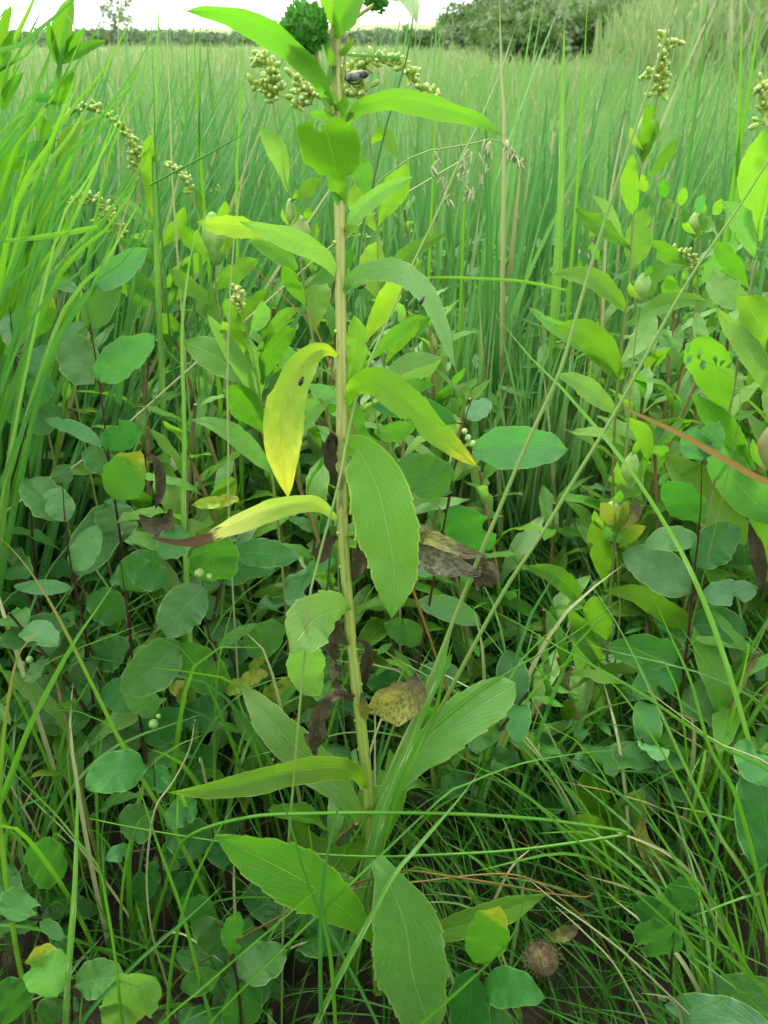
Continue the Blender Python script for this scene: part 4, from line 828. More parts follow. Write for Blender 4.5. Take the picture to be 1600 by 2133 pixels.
snowberry('low snowberry in the dark at lower right with a round leaf', [(1405, 1900), (1400, 1980), (1395, 2060)], .31,
 [((1402, 1990), (1326, 1926), 90, 'snow'), ((1400, 1960), (1320, 1880), 80, 'snow', .03), ((1400, 1900), (1440, 1830), 70, 'snow', .05)])
snowberry('low snowberry right of the big bottom leaf with a spotted leaf', [(1003, 2010), (1004, 2040), (1000, 2090), (995, 2170)], .295,
 [((1004, 2006), (1040, 1886), 96, 'snowy', -.01), ((985, 2020), (975, 2170), 96, 'snow'), ((1008, 2058), (1134, 2080), 84, 'snow'), ((1000, 2120), (1080, 2170), 80, 'snow')])

# ------------------------------------------------------------------ fill plants set out in the bed
def leaf_bank(kind, L, w_, mat, n, teeth=0):
    out = []
    for q in range(n):
        dr = rnd.uniform(.1, .55); tw = rnd.uniform(-.1, .1)
        mid = [(0, 0, 0), (tw * L * .3, L * .33, L * .06), (tw * L, L * .68, -dr * L * .12), (tw * L * 1.6, L * rnd.uniform(.9, 1), -dr * L * .5)]
        V, F, UV = leaf_geo(mid, w_ * rnd.uniform(.85, 1.15), kind, view=(0, L * .4, L * 6), teeth=teeth, rows=16, amp=.05 if teeth else .1, nu=6, fold=rnd.uniform(.05, .3), wav=.05, seed=q * 7,
                            bites=((rnd.choice((-1, 1)), rnd.uniform(.4, .85), .07, .5),) if q % 2 else ())
        out.append(mesh('leaf', V, F, UV, mat))
    return out
LB = {'gold': leaf_bank('lance', .086, .021, M['gold'], 6, 9), 'pale': leaf_bank('lance', .086, .020, M['pale'], 5, 9), 'lime': leaf_bank('lance', .07, .022, M['lime'], 3, 8), 'deep': leaf_bank('long', .088, .021, M['deep'], 4, 9),
      'snow': leaf_bank('oval', .056, .032, M['snow'], 10), 'snowp': leaf_bank('oval', .046, .029, M['snowp'], 4)}
def fill_goldenrod(x, Y, h, label, group, bud=0, galls=0, step=.021, top_mat='gold'):
    t = thing('goldenrod_plant', label, 'plant', Vector((x, Y, 0)), group)
    lx, ly = rnd.uniform(-.06, .06), rnd.uniform(-.05, .05)
    f = lambda s: Vector((x + lx * s * s, Y + ly * s * s, h * s))
    tube('stem', [f(s) - Vector((0, 0, .004 if s == 0 else 0)) for s in (0, .33, .66, 1)], [.0026, .0022, .0014], M['gstem'], t, n=14, k=7)
    n = int(h * .72 / step); a = rnd.uniform(0, 6.28)
    for q in range(n):
        s = .26 + .74 * (q + .5) / n; a += 2.4; sc_ = rnd.uniform(.8, 1.12) * (1 - .5 * max(0, (s - .7) / .3))
        k = rnd.choice(['gold', 'deep', 'pale', top_mat])
        me = rnd.choice(LB[k]); tilt = R(rnd.uniform(15, 58) + 15 * s)
        link('leaf', me, t, Matrix.Translation(f(s) - t.location) @ Matrix.Rotation(a, 4, 'Z') @ Matrix.Rotation(tilt, 4, 'X') @ Matrix.Rotation(rnd.uniform(-.3, .3), 4, 'Y') @ Matrix.Scale(sc_, 4))
    if bud:
        e = f(1); dirx = rnd.choice((-1, 1))
        pts = [e, e + Vector((.004 * dirx, 0, .03)), e + Vector((.02 * dirx, 0, .045)), e + Vector((.04 * dirx, 0, .042))]
        tube('flower_branch', pts, [.0008, .0005], M['fstem'], t, n=10, k=5); g = resample(pts, 10)
        for q in range(bud):
            c = Vector(g([(q + .5) / bud])[0]); d = Vector((rnd.gauss(0, 1), rnd.gauss(0, 1), rnd.gauss(.8, .7))).normalized()
            link('bud', BUD, t, Matrix.Translation(c + d * rnd.uniform(.002, .007) - t.location) @ rot_to(d) @ Matrix.Scale(rnd.uniform(.8, 1.1), 4))
    return t
def fill_snow(x, Y, h, label, group, mats=('snow', 'snow', 'snowp')):
    t = thing('snowberry_shrub', label, 'shrub', Vector((x, Y, 0)), group)
    lx, ly = rnd.uniform(-.07, .07), rnd.uniform(-.06, .04)
    f = lambda s: Vector((x + lx * s * s, Y + ly * s * s, h * s))
    tube('stem', [f(s) - Vector((0, 0, .004 if s == 0 else 0)) for s in (0, .33, .66, 1)], [.0020, .0017, .0009], M['rstem'], t, n=12, k=6)
    n = max(3, int(h * .8 / .036)); a = rnd.uniform(0, 3.14)
    for q in range(n):
        s = .2 + .8 * (q + .5) / n; a += 1.57 + rnd.uniform(-.3, .3)
        for k in (0, 1):
            me = rnd.choice(LB[rnd.choice(mats)])
            link('leaf', me, t, Matrix.Translation(f(s) - t.location) @ Matrix.Rotation(a + k * 3.14159 + rnd.uniform(-.3, .3), 4, 'Z') @ Matrix.Rotation(R(rnd.uniform(-10, 45)), 4, 'X') @ Matrix.Rotation(rnd.uniform(-.4, .4), 4, 'Y') @ Matrix.Scale(rnd.uniform(.55, 1.15) * (1 - .35 * max(0, (s - .8) / .2)), 4))
    return t
def spread_pts(n, y0, y1, lo, hi, gap, gold=False):
    pts, tries = [], 0
    while len(pts) < n and tries < 6000:
        tries += 1; Y = rnd.uniform(y0, y1); x = rnd.uniform(lo, hi) * (Y * .6 + .04)
        if gold and .04 * Y < x < .33 * Y and rnd.random() < .85: continue
        if all((x - a) ** 2 + (Y - b) ** 2 > gap * gap for a, b in pts): pts.append((x, Y))
    return pts
rowA, rowB = [], []
for q, (x, Y) in enumerate(spread_pts(54, .74, 1.30, -.98, 1.0, .055, True)):
    back = Y > 1.02
    (rowB if back else rowA).append(fill_goldenrod(x, Y, rnd.uniform(.29, .43), '', 'goldenrod shoots %s' % ('before the reeds' if back else 'crowded behind the main plant'), bud=14 if q % 4 == 0 else 0, top_mat='lime' if q % 4 == 0 else 'gold'))
rank_labels(rowA, 'leafy goldenrod shoot', 'crowded behind the main plant'); rank_labels(rowB, 'goldenrod shoot', 'in the row before the reeds')
rank_labels([fill_goldenrod(x, Y, rnd.uniform(.34, .46), '', 'tall goldenrod shoots massed at the right', step=.017) for x, Y in spread_pts(24, .58, .90, .50, 1.02, .04)], 'tall goldenrod shoot', 'massed along the right side')
rank_labels([fill_goldenrod(x, Y, rnd.uniform(.32, .43), '', 'goldenrod shoots close behind the main stem', step=.017) for x, Y in spread_pts(20, .58, .84, -.60, .14, .04)], 'goldenrod shoot', 'close behind the main stem')
rank_labels([fill_goldenrod(x, Y, rnd.uniform(.17, .28), '', 'low goldenrod shoots over the dark grass') for x, Y in spread_pts(9, .45, .64, .12, .98, .07)], 'low goldenrod shoot', 'over the dark grass at right')
rank_labels([fill_goldenrod(x, Y, rnd.uniform(.12, .22), '', 'short goldenrod shoots among the round leaves') for x, Y in spread_pts(7, .40, .62, -.95, -.1, .08)], 'short goldenrod shoot', 'among the round leaves at left')
rank_labels([fill_snow(x, Y, rnd.uniform(.14, .32), '', 'snowberry shoots on the left') for x, Y in spread_pts(20, .50, .80, -.98, -.12, .065)], 'leafy snowberry shoot', 'under the taller stems at left')
rank_labels([fill_snow(x, Y, rnd.uniform(.12, .26), '', 'snowberry shoots on the right') for x, Y in spread_pts(12, .46, .78, .2, .98, .08)], 'leafy snowberry shoot', 'in the shade at the right')
rank_labels([fill_snow(x, Y, rnd.uniform(.04, .10), '', 'snowberry shoots at the lower left', ('snow',)) for x, Y in spread_pts(5, .30, .44, -.98, -.1, .055)], 'low snowberry shoot', 'in the dark grass at lower left')
rank_labels([fill_goldenrod(x, Y, rnd.uniform(.20, .30), '', 'short goldenrod shoots at the right') for x, Y in spread_pts(9, .62, .80, .05, .98, .08)], 'short goldenrod shoot', 'low between the plants at right')
# small butter yellow leaves low left of the stem
yp = plant_px('seedling', 'small yellow leaved seedling in the shade left of the main stem', 'plant', (540, 1560), .50)
stem_px(yp, [(530, 1420), (535, 1480), (540, 1560)], .47, 3, 2, M['gstem'], n=12)
for a in (((530, 1440), (350, 1440), 0), ((400, 1462), (352, 1428), 44), ((520, 1430), (470, 1445), 30), ((505, 1425), (560, 1405), 34), ((550, 1455), (622, 1424), 44), ((560, 1440), (610, 1445), 30), ((410, 1470), (455, 1462), 24), ((540, 1370), (562, 1350), 24), ((520, 1400), (565, 1362), 22), ((440, 1058), (500, 1040), 26)):
    if a[2]: leaf(yp, [a[0], ((a[0][0] + a[1][0]) / 2, (a[0][1] + a[1][1]) / 2 - 6), a[1]], a[2], M['butter'], 'oval', Yb=.50, roll=rnd.uniform(-30, 30), nu=6, rows=14, wav=.12, fold=.3)
# dark leaved shoot at the top left, vetch and a wormwood sprig at the right
def small_plant(name, label, cat, stem, Y, leaves, smat='gstem', r=3):
    t = plant_px(name, label, cat, stem[-1], Y); stem_px(t, stem, Y, r, r * .6, M[smat], n=24, k=6)
    for (a, b, w_, mt, kd) in leaves:
        m_ = ((a[0] + b[0]) / 2 + (b[1] - a[1]) * .06, (a[1] + b[1]) / 2 - 4)
        leaf(t, [a, m_, b], w_, M[mt], kd, Yb=Y, Yt=Y - .01, roll=rnd.uniform(-25, 25), fold=rnd.uniform(.1, .4), nu=6, rows=16, amp=.04)
    return t
small_plant('willow_leaved_shoot', 'dark leaved upright shoot standing among the reeds at top left', 'plant', [(150, 40), (130, 130), (122, 260), (115, 420), (110, 560)], .62,
    [((124, 135), (152, -10), 40, 'deep', 'long'), ((128, 132), (222, 84), 22, 'deep', 'long'), ((124, 140), (100, 40), 20, 'deep', 'long'), ((135, 118), (175, 60), 22, 'deep', 'long'), ((122, 210), (60, 205), 18, 'snow', 'long'), ((122, 225), (155, 148), 20, 'deep', 'long'), ((118, 290), (40, 330), 34, 'snow', 'lance'), ((116, 330), (86, 240), 34, 'deep', 'lance'), ((116, 350), (170, 255), 30, 'deep', 'lance')])
small_plant('willow_leaved_shoot', 'second dark leaved shoot cut by the left edge', 'plant', [(10, 60), (5, 200), (0, 400)], .66,
    [((6, 200), (28, 60), 26, 'deep', 'long'), ((4, 360), (42, 320), 60, 'deep', 'lance'), ((4, 230), (50, 150), 22, 'deep', 'long'), ((2, 110), (24, 10), 20, 'deep', 'long')])
small_plant('vetch_plant', 'climbing vetch with small paired leaflets among the reeds at right', 'plant', [(1330, 395), (1390, 415), (1440, 440), (1500, 450), (1540, 470), (1560, 620)], .68,
    [((x, y), (x + dx, y + dy), 20, mt, 'oval') for x, y, dx, dy, mt in ((1345, 400, -8, -38, 'gold'), (1350, 402, -6, 34, 'deep'), (1385, 412, 0, -40, 'deep'), (1388, 416, 4, 34, 'gold'), (1420, 428, 8, -38, 'gold'), (1424, 432, 2, 34, 'deep'), (1455, 442, 10, -38, 'snowp'), (1460, 446, 4, 34, 'deep'), (1492, 450, 12, -36, 'gold'), (1496, 452, 2, 34, 'deep'), (1332, 395, -34, -6, 'gold'), (1525, 460, 20, -30, 'deep'))], r=2)
small_plant('wormwood_sprig', 'grey green sprig of tiny curled leaves on a bent red twig at right', 'plant', [(1385, 700), (1430, 735), (1480, 758), (1520, 775), (1540, 800), (1535, 900)], .52,
    [((x, y), (x + dx, y + dy), w_, 'snowp', 'lance') for x, y, dx, dy, w_ in ((1420, 725, -56, -20, 24), (1405, 715, -40, 16, 14), (1432, 736, 6, -24, 12), (1440, 740, -12, 22, 12), (1456, 748, 6, -22, 14), (1462, 752, 2, 20, 14), (1492, 760, -2, -22, 10), (1500, 764, 12, -12, 8), (1396, 705, -24, -14, 12))], r=2)
small_plant('frayed_shoot', 'yellowing frayed leaf tuft round the lower right gall', 'plant', [(1282, 1120), (1286, 1180), (1290, 1300)], .535,
    [((1284, 1100), (1252, 1046), 34, 'butter', 'lance'), ((1286, 1110), (1335, 1050), 44, 'tan', 'lance'), ((1284, 1120), (1310, 1040), 26, 'butter', 'lance'), ((1282, 1130), (1258, 1092), 28, 'pale', 'lance'), ((1290, 1140), (1345, 1096), 30, 'yellow', 'lance')])
# withered leaves lying in the grass
def loose(label, pts, w_, mat, Y, **kw):
    c = P(*pts[0], Y); t = thing('withered_leaf', label, 'leaf', c)
    leaf(t, pts, w_, M[mat], Yb=Y, nu=8, rows=28, wav=.15, fold=.6, name='blade', **kw)
    o = [ch for ch in COL.objects if ch.parent is t][0]; o.parent = None; o.location = c
    for k in ('label', 'category'): o[k] = t[k]
    bpy.data.objects.remove(t); o.name = 'withered_leaf'
loose('crumpled tan leaf caught among the grass at lower right', [(1345, 1690), (1335, 1740), (1365, 1790), (1400, 1850)], 50, 'tan', .40, kind='lance')
loose('long black and brown curled leaf hanging at the left', [(300, 945), (325, 960), (335, 1010), (325, 1060)], 22, 'dry', .50, kind='long')
loose('brown curled leaf by the pale leaf base at left', [(355, 1060), (345, 1090), (315, 1095), (290, 1070)], 34, 'dry', .49, kind='long')
loose('olive brown curled leaf low in the dark right of centre', [(1130, 1935), (1160, 1950), (1212, 1928)], 30, 'tan', .34, kind='lance')
loose('dark brown withered leaf at the right edge', [(1560, 1090), (1578, 1150), (1590, 1230)], 30, 'dry', .46, kind='long')
loose('yellow green leaf lying flat over the dark leaves at left', [(500, 1045), (450, 1046), (400, 1052)], 26, 'butter', .50, kind='lance')
oh = thing('old_seed_head', 'round bristly brown seed head low in the dark grass', 'seed head', P(1130, 1998, .335))
link('head', ellipsoid('head', .0125, .0105, M['brown'], 16, 12), oh)
V, F, UV = leaf_geo([(0, 0, 0), (0, .0006, .002), (0, .0005, .0045)], .0009, 'long', view=(0, -.05, .01), nu=2, rows=5, amp=0)
BR = mesh('bristle', V, F, UV, M['brown'])
for q in range(130):
    z = 1 - 1.4 * (q + .5) / 130; a = q * 2.4; s = math.sqrt(max(0, 1 - z * z)); d = Vector((s * math.cos(a), s * math.sin(a), z))
    link('bristle', BR, oh, Matrix.Translation(Vector((d.x * .0122, d.y * .0122, d.z * .0102))) @ rot_to(d, a) @ Matrix.Scale(rnd.uniform(.7, 1.2), 4))
tube('stalk', [P(1130, 2005, .335), P(1135, 2080, .335), Vector((P(1135, 2080, .335).x, .335, -.004))], [.0014, .0016], M['rstem'], oh, n=8, k=6)

# ------------------------------------------------------------------ tufts of long grass in front, every blade a part
def tuft(x, Y, h, lean, spread, n, label, mats=('blade', 'bladeb', 'blade', 'bladed', 'straw'), wd=.0026):
    t = thing('grass_tuft', label, 'grass', Vector((x, Y, 0)), 'tufts of long grass low in front')
    for q in range(n):
        a = math.radians(lean + rnd.gauss(0, spread)); ln = rnd.uniform(.35, 1.1) if spread < 150 else rnd.uniform(.1, .45); hh = h * rnd.uniform(.6, 1.1)
        bx, by = rnd.gauss(0, .018), rnd.gauss(0, .014); d = Vector((math.cos(a), math.sin(a), 0))
        b = Vector((x + bx, Y + by, -.003)); dr = rnd.uniform(.0, .5)
        pts = [b, b + d * hh * ln * .18 + Vector((0, 0, hh * .4)), b + d * hh * ln * .55 + Vector((0, 0, hh * .78)), b + d * hh * ln * 1.05 + Vector((0, 0, hh * (1.0 - dr * .35)))]
        V, F, UV = leaf_geo(pts, wd * rnd.uniform(.6, 1.35), 'grass', nu=2, rows=14, fold=.4, roll=rnd.uniform(-50, 50), wav=.02, amp=0, seed=q, twist=rnd.uniform(-60, 60))
        link('blade', mesh('blade', V - np.array(t.location), F, UV, M[rnd.choice(mats[:4]) if q % 9 else mats[-1]]), t)
TF = [(-.20, .36, .12, 100, 70, 14, 'tuft under the horizontal leaf, left of the stem foot'), (-.30, .40, .2, 60, 60, 14, 'tuft among the round leaves at lower left'), (-.36, .34, .11, 80, 70, 12, 'tuft by the left edge near the bottom'), (-.10, .33, .09, 100, 80, 14, 'tuft just left of the stem foot'),
      (-.26, .30, .08, 70, 80, 12, 'tuft behind the yellow blotched leaf'), (-.02, .40, .22, 80, 70, 14, 'tuft right at the stem foot'), (.10, .36, .13, 130, 50, 16, 'tuft right of the stem foot'), (.20, .40, .24, 150, 35, 18, 'tuft leaning left in the middle right'),
      (.28, .34, .17, 150, 30, 20, 'tuft leaning left in front of the crumpled leaf'), (.36, .38, .26, 150, 30, 20, 'tuft leaning left by the right edge'), (.24, .30, .11, 140, 40, 16, 'tuft by the round leaf at lower right'), (.32, .46, .26, 140, 40, 16, 'tuft under the red stemmed shrub'),
      (.06, .29, .07, 100, 70, 12, 'tuft beside the brown seed head'), (.42, .46, .26, 150, 40, 16, 'tuft behind the big leaf at the right edge'), (-.40, .46, .26, 40, 40, 14, 'tuft at the left edge, mid height'), (.12, .50, .26, 90, 70, 16, 'tuft in the gap right of the withered leaf'),
      (-.18, .48, .28, 80, 60, 12, 'tuft between the two dark stems at left'), (-.31, .52, .3, 60, 50, 12, 'tuft behind the pale square leaf at left')]
TF += [(-.29, .43, .36, 80, 200, 9, 'tall upright tuft before the dark stemmed shrubs at left'), (-.16, .42, .34, 80, 200, 9, 'tall upright tuft left of the dark berry stem'), (-.08, .45, .36, 80, 200, 8, 'tall upright tuft just left of the main stem'),
       (-.37, .42, .34, 60, 200, 9, 'tall upright tuft at the left edge'), (-.22, .37, .26, 80, 200, 9, 'upright tuft before the wide notched leaf'), (.09, .46, .32, 80, 200, 10, 'upright tuft in the gap behind the broad blade'), (.26, .45, .33, 100, 200, 10, 'upright tuft before the low green gall'), (-.31, .36, .24, 60, 200, 8, 'upright tuft by the flecked blade')]
for a in TF: tuft(a[0], a[1], a[2], a[3], a[4], a[5], wd=.0036 if a[4] > 150 else .0028, label='long bladed grass ' + a[6])

# ------------------------------------------------------------------ traced grass
g = grass
g([(1418, -30), (1360, 160), (1300, 335), (1235, 540), (1200, 660), (1163, 782), (1095, 930), (1032, 1080), (985, 1190), (930, 1330), (870, 1480), (800, 1640)], 9, M['stalk'], 'grass_stalk', 'left one of two long stalks slanting from the top right to the stem foot', 'grass stalk', Y=(.46, .36), round_=True, n=60)
g([(1640, 270), (1600, 335), (1530, 445), (1440, 575), (1360, 715), (1280, 862), (1205, 985), (1130, 1110), (1060, 1215), (995, 1330), (910, 1490), (840, 1620), (800, 1700)], 9, M['stalk'], 'grass_stalk', 'right one of two long slanting stalks, starting at the right edge', 'grass stalk', Y=(.46, .36), round_=True, n=60)
g([(1022, 642), (1060, 690), (1110, 750), (1163, 800), (1225, 870), (1280, 935), (1335, 1010), (1385, 1090), (1440, 1190), (1500, 1340), (1560, 1540), (1590, 1680)], 13, M['bladeb'], label='narrow pale blade running from its cut tip at centre down to the right edge', Y=(.42, .38), n=60)
g([(975, 1252), (1060, 1288), (1150, 1340), (1235, 1386), (1330, 1440), (1440, 1515), (1530, 1570), (1640, 1640)], 9, M['blade'], label='straight green blade slanting down right above the dark shade', Y=(.40, .34), n=50)
g([(1288, 846), (1350, 872), (1430, 910), (1510, 956), (1570, 990), (1640, 1020)], 15, M['rust'], label='rust brown dry blade pointing in from the right edge', Y=.43, n=40, fold=.3, root=False)
g([(185, 1705), (300, 1728), (450, 1752), (600, 1774), (760, 1784), (900, 1781), (1060, 1772), (1190, 1756), (1303, 1738), (1302, 1732), (1240, 1722), (1120, 1706), (960, 1696), (800, 1693), (640, 1695), (520, 1702), (400, 1738), (360, 1800)], 7, M['blade'], 'rush_stem', 'thin green rush bent sharply back on itself across the bottom of the stem', 'rush', Y=.325, round_=True, n=110)
g([(1223, 1792), (1230, 1830), (1238, 1856), (1228, 1868), (1150, 1862), (1050, 1843), (920, 1823), (840, 1814), (740, 1840), (660, 1880), (600, 1900)], 5, M['rust'], label='thin brown blade hooked up at its right end', Y=.33, round_=True, n=60)
g([(640, 1890), (750, 1850), (860, 1838), (1000, 1822), (1080, 1824), (1150, 1858), (1240, 1940)], 4, M['rust'], label='thin brown arch just under the hooked brown blade', Y=.34, round_=True, n=50)
g([(1000, 1598), (1050, 1630), (1125, 1678), (1215, 1745), (1300, 1810), (1390, 1880), (1480, 1955), (1560, 2030), (1640, 2100)], 9, M['blade'], label='long green blade slanting down across the whole lower right corner', Y=(.37, .27), n=50)
g([(440, 420), (405, 500), (388, 600), (380, 700), (384, 860), (385, 1000), (384, 1080)], 14, M['bladeb'], label='upright ribbed blade with a brown band left of the white budded goldenrod', Y=.50, n=50)
g([(160, 1578), (162, 1660), (160, 1760), (155, 1880), (146, 2000), (138, 2133)], 15, M['bladeb'], label='upright white flecked blade in the lower left', Y=(.31, .27), n=40)
g([(242, 1208), (205, 1265), (160, 1330), (105, 1430), (60, 1520), (15, 1640), (-20, 1740)], 17, M['blade'], label='wide green blade crossing in front of the leaves at left', Y=(.40, .34), n=50)
g([(-10, 1110), (40, 1160), (90, 1230), (140, 1320), (200, 1440), (260, 1560), (320, 1660), (380, 1760)], 11, M['bladet'], label='yellow green blade with rusty stripes slanting down right at left', Y=(.40, .36), n=50)
g([(100, 1310), (60, 1330), (32, 1385), (15, 1480), (5, 1580), (0, 1700)], 13, M['bladet'], label='rusty bent over blade at the left edge', Y=(.38, .34), n=40)
g([(-20, 1560), (60, 1640), (120, 1700), (165, 1755), (205, 1805), (222, 1880), (240, 1990), (256, 2133)], 7, M['blade'], label='green blade kinked at its middle in the lower left', Y=(.31, .26), n=50)
g([(406, 1500), (395, 1560), (360, 1630), (325, 1680), (310, 1760), (306, 1850), (318, 1950), (345, 2040)], 5, M['straw'], label='pale thin curved straw at lower left', Y=.32, round_=True, n=40)
g([(474, 1836), (410, 1895), (330, 1965), (250, 2040), (170, 2133)], 11, M['bladed'], label='dark green blade slanting from the bottom left upward', Y=(.29, .26), n=40)
g([(690, 1828), (600, 1905), (500, 1990), (420, 2060), (330, 2140)], 6, M['blade'], label='thin blade slanting upward in front of the bottom leaves', Y=(.29, .26), n=40)
g([(968, 1236), (935, 1320), (915, 1400), (880, 1480), (850, 1560), (815, 1640), (790, 1720)], 34, M['bladeb'], label='broad grass blade rising right of the main stem from its foot', Y=(.39, .35), n=50, fold=.2)
g([(945, 1330), (925, 1400), (908, 1480), (870, 1560), (820, 1680)], 18, M['blade'], label='folded blade hanging beside the broad grass blade', Y=(.385, .35), n=40)
g([(1005, 1598), (960, 1660), (900, 1730), (850, 1790), (800, 1860)], 15, M['bladeb'], label='pale flecked blade slanting at the foot of the stem', Y=(.31, .28), n=40)
g([(534, 188), (522, 270), (505, 370), (488, 500), (478, 640), (474, 800), (476, 960), (478, 1100)], 5, M['straw'], 'grass_stalk', 'upright thin straw left of the main stem', 'grass stalk', Y=.50, round_=True, n=50)
g([(990, 318), (900, 370), (800, 432), (700, 505), (600, 590), (480, 695), (370, 790), (240, 905), (110, 1005), (-20, 1100)], 5, M['straw'], 'grass_stalk', 'long straw slanting across behind the main stem', 'grass stalk', Y=(.66, .60), round_=True, n=60)
g([(418, 494), (470, 520), (540, 568), (600, 625), (640, 672), (680, 740)], 8, M['rust'], label='brown edged arching blade left of the main stem', Y=.46, n=40)
g([(-30, 505), (60, 496), (130, 486), (205, 472)], 12, M['blade'], label='yellow green blade lying level at the left edge', Y=.5, n=30, root=False)
g([(512, 276), (440, 318), (375, 352), (312, 386)], 4, M['blade'], label='thin blue green blade crossing the reeds at upper left', Y=.6, n=30, root=False, round_=True)
g([(1068, 74), (1050, 130), (1020, 205), (992, 268), (960, 330), (915, 435), (862, 545), (820, 640), (780, 730), (742, 830), (720, 930), (705, 1010), (660, 1180), (640, 1300)], 6, M['stalk'], 'grass_stalk', 'slender stalk with a straw tip crossing behind the main stem', 'grass stalk', Y=(.50, .36), round_=True, n=60)
g([(808, 592), (900, 578), (1000, 580), (1090, 586), (1180, 604)], 7, M['blade'], label='level green blade right of the drooping pale leaf', Y=.6, n=30, root=False)
g([(1092, 1838), (1088, 1890), (1070, 1945), (1030, 1995), (960, 2060), (870, 2140), (800, 2200)], 8, M['blade'], label='bright blade curving over the spotted leaf at the bottom', Y=(.29, .25), n=40)
g([(1104, 1834), (1160, 1880), (1230, 1930), (1300, 1985), (1380, 2060), (1460, 2140)], 5, M['straw'], label='pale straw slanting down to the bottom right', Y=.29, round_=True, n=40)
g([(1160, 1890), (1230, 1955), (1280, 2010), (1320, 2080), (1350, 2140)], 5, M['straw'], label='second pale straw just below the first at bottom right', Y=.28, round_=True, n=40)
g([(1234, 1222), (1280, 1290), (1330, 1385), (1375, 1480), (1430, 1600), (1500, 1740), (1570, 1860)], 9, M['bladeb'], label='green blade with pale tip rising in front of the red stemmed shrub', Y=(.42, .33), n=50)
g([(1110, 1240), (1160, 1300), (1230, 1380), (1300, 1450), (1400, 1600), (1470, 1740), (1520, 1850)], 6, M['blade'], label='thin blade with whitish tip in the middle right', Y=(.42, .33), n=50)
g([(1350, 1440), (1430, 1500), (1500, 1550), (1640, 1620)], 5, M['straw'], label='pale thin straw over the leaves at right', Y=.36, n=30, round_=True)
g([(1290, 1590), (1330, 1660), (1400, 1780), (1480, 1900), (1560, 2020), (1620, 2120)], 8, M['blade'], label='green blade in the fan of grass at lower right', Y=(.34, .27), n=40)
g([(910, 1545), (960, 1575), (1020, 1612), (1100, 1660)], 6, M['blade'], label='short bright blade tip right of the lower stem', Y=(.36, .33), n=30)
g([(1310, 1560), (1200, 1570), (1080, 1592), (960, 1640), (880, 1700)], 6, M['blade'], label='thin level blade under the upright broad leaf', Y=(.38, .33), n=40)
g([(1290, 1250), (1180, 1330), (1060, 1400), (960, 1470), (880, 1540), (830, 1600)], 6, M['blade'], label='thin brownish blade slanting up right beyond the lower leaf', Y=(.42, .37), n=40, round_=True)
g([(860, -30), (858, 60), (840, 150), (805, 260), (770, 420), (740, 600)], 7, M['bladed'], 'rush_stem', 'dark green rush rising to the top edge right of the main stem', 'rush', Y=(.52, .5), round_=True, n=40)
g([(850, 122), (790, 118), (740, 116), (690, 112)], 6, M['bladed'], label='short level dark blade behind the upper stem', Y=.55, n=20, root=False)
g([(1305, 230), (1270, 420), (1258, 560), (1252, 700)], 8, M['straw'], 'grass_stalk', 'tall straw coloured stalk among the reeds at right', 'grass stalk', Y=(.9, .85), round_=True, n=40)
g([(640, 1700), (655, 1800), (670, 1900), (690, 2000), (700, 2140)], 10, M['blade'], label='upright green blade in front of the lower left leaf', Y=(.30, .26), n=40)
g([(560, 1580), (600, 1700), (650, 1860), (720, 2000), (790, 2140)], 8, M['bladed'], label='dark blade leaning left in front of the lower leaf', Y=(.32, .26), n=40)
g([(500, 1660), (450, 1740), (390, 1870), (360, 2000), (350, 2133)], 9, M['blade'], label='green blade leaning right over the lower left shade', Y=(.33, .27), n=40)
g([(280, 1610), (330, 1760), (380, 1900), (420, 2050), (450, 2160)], 9, M['blade'], label='green blade leaning left in the lower left shade', Y=(.33, .27), n=40)
g([(735, 1590), (700, 1700), (675, 1830), (668, 1960), (670, 2133)], 11, M['bladed'], label='blue green upright blade just left of the stem foot', Y=(.30, .26), n=40)
g([(1545, 1690), (1480, 1560), (1440, 1420), (1400, 1330), (1350, 1220)][::-1], 11, M['blade'], label='green blade arching before the big leaf at right', Y=(.40, .33), n=40)
# upper left: one big clump of leaning reeds, each blade a part
cl = thing('reed_clump', 'big clump of thick leaning reeds filling the upper left corner', 'reeds', Vector((-.42, .62, 0)))
CL = [((200, -40), (0, 130), (-120, 240), 26, 'bladed'), ((95, -60), (20, 100), (-90, 220), 30, 'blade'), ((290, 0), (215, 150), (60, 420), 12, 'blade'), ((370, -30), (250, 200), (120, 420), 10, 'bladed'),
      ((256, 220), (180, 360), (40, 600), 13, 'bladed'), ((160, 150), (90, 330), (10, 520), 22, 'blade'), ((175, 230), (120, 400), (20, 620), 30, 'blade'), ((120, 60), (60, 220), (-20, 400), 16, 'bladed'),
      ((210, 115), (130, 220), (0, 300), 10, 'blade'), ((60, 40), (10, 200), (-40, 320), 18, 'blade'), ((240, 240), (150, 470), (60, 700), 18, 'bladeb'), ((330, 60), (290, 200), (210, 400), 9, 'blade'),
      ((130, 250), (60, 420), (-10, 560), 14, 'bladed'), ((90, 160), (30, 330), (-60, 500), 22, 'bladed'), ((200, 330), (110, 520), (0, 720), 15, 'blade'), ((250, 400), (170, 520), (80, 650), 12, 'bladed'),
      ((60, 300), (20, 450), (-40, 620), 20, 'blade'), ((290, 150), (200, 350), (100, 560), 9, 'bladeb'), ((155, 20), (150, 60), (125, 130), 20, 'bladed'), ((300, 330), (210, 470), (110, 600), 10, 'blade'), ((30, 380), (10, 500), (-30, 640), 24, 'bladed')]
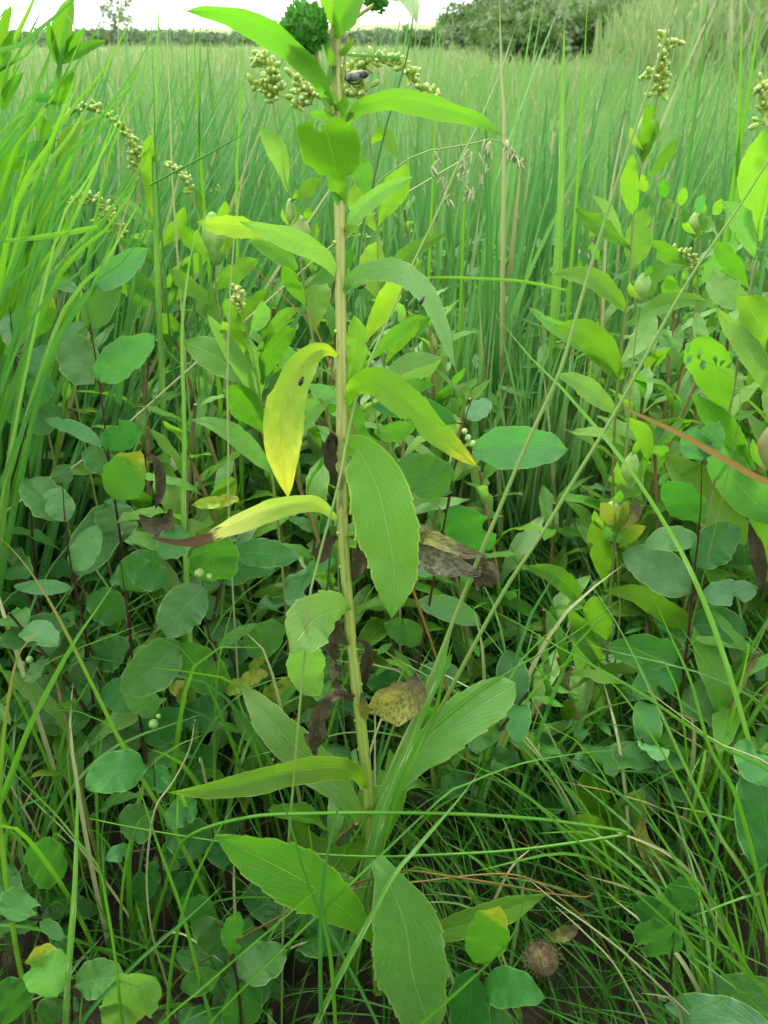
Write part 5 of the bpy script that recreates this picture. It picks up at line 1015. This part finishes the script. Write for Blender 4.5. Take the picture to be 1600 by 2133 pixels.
for q in range(48):
    x0 = rnd.uniform(-20, 330); y0 = rnd.uniform(-40, 420) if x0 < 230 else rnd.uniform(120, 460); L_ = rnd.uniform(260, 460); an = R(rnd.uniform(112, 132))
    CL.append(((x0, y0), (x0 + L_ * .5 * math.cos(an) + 8, y0 + L_ * .5 * math.sin(an)), (x0 + L_ * math.cos(an), y0 + L_ * math.sin(an)), rnd.uniform(8, 20), rnd.choice(['blade', 'bladed', 'bladed', 'bladeb'])))
for a, b, c, w_, mt in CL:
    yy = rnd.uniform(.5, .72); grass([a, ((a[0] + b[0]) / 2 + 3, (a[1] + b[1]) / 2), b, c], w_ * 1.1, M[mt], 'blade', Y=(yy - .05, yy), parent=cl, n=30, fold=.25, roll=rnd.uniform(-25, 25))
# tall single reeds against the sky
for q, (x0, x1, y1, w_, mt, lb) in enumerate([(332, 322, 380, 17, 'bladeb', 'widest tall reed left of the long upper leaf'), (418, 414, 430, 11, 'bladed', 'tall dark reed under the long upper leaf tip'), (398, 425, 420, 12, 'blade', 'tall reed bending at the tip of the long upper leaf'),
        (388, 392, 380, 7, 'bladed', 'thin dark reed beside the long leaf tip'), (312, 330, 400, 6, 'bladed', 'thin reed left of the widest tall reed'), (508, 494, 420, 11, 'blade', 'pale tall reed behind the long upper leaf'), (345, 362, 420, 6, 'straw', 'straw coloured stalk beside the widest tall reed'),
        (1040, 1050, 300, 13, 'straw', 'straw coloured tall stalk right of the dark bushes'), (1176, 1168, 420, 24, 'bladeb', 'broad pale reed in the middle of the right reeds'), (1225, 1200, 420, 10, 'blade', 'tall reed right of the broad pale one'), (980, 968, 430, 10, 'blade', 'tall reed below the dark bushes'),
        (1590, 1500, 560, 16, 'blade', 'thick reed leaning out at the right edge'), (1480, 1410, 520, 14, 'bladed', 'dark reed left of the right edge'), (1548, 1530, 480, 14, 'blade', 'tall reed second from the right edge'), (920, 905, 300, 8, 'blade', 'thin tall reed right of the bud spray')]):
    yy = .9 if x0 > 900 else .7
    ytop = -30 if q not in (5, 8, 10, 14) else (30, 30, 90, 25)[(5, 8, 10, 14).index(q)]
    g([(x0, ytop), ((x0 * 2 + x1) / 3, y1 * .33), ((x0 + 2 * x1) / 3, y1 * .66), (x1, y1)], w_, M[mt], 'reed', lb, 'reed', group='tall reeds against the sky', Y=yy, n=30, roll=rnd.uniform(-20, 20))
# drooping oat like seed head
sh = thing('seed_head_grass', 'drooping grass seed head right of the main stem below the arching leaf', 'grass', Vector((P(800, 360, .5).x, .5, 0)))
arch = [(700, 1000), (730, 700), (770, 420), (840, 340), (900, 312), (960, 305), (1020, 290), (1062, 300), (1084, 330)]
p3 = [P(x, y, .5) for x, y in arch]; p3.insert(0, Vector((p3[0].x, .5, -.004)))
tube('stalk', p3, [.0007, .0004], M['stalk'], sh, n=60, k=5)
for (ax, ay, bx, by) in ((960, 305, 972, 415), (975, 302, 958, 372), (1005, 295, 1004, 385), (1000, 296, 1022, 325), (1040, 294, 1085, 345), (915, 308, 905, 362), (905, 362, 938, 425), (965, 400, 985, 412), (1050, 297, 1060, 330)):
    pts = [P(ax, ay, .5), P((ax + bx) / 2 + 3, (ay + by) / 2 - 4, .497), P(bx, by, .495)]
    tube('twig', pts, [.0004, .0003], M['stalk'], sh, n=8, k=4); f = resample(pts, 10)
    for q in range(11):
        c = Vector(f([.25 + .75 * q / 10])[0]); d = Vector((rnd.gauss(0, .5), rnd.gauss(0, .5), -1))
        link('spikelet', SPK, sh, Matrix.Translation(c + Vector((rnd.gauss(0, .001), rnd.gauss(0, .001), 0)) - sh.location) @ rot_to(d) @ Matrix.Scale(rnd.uniform(.7, 1.1), 4))
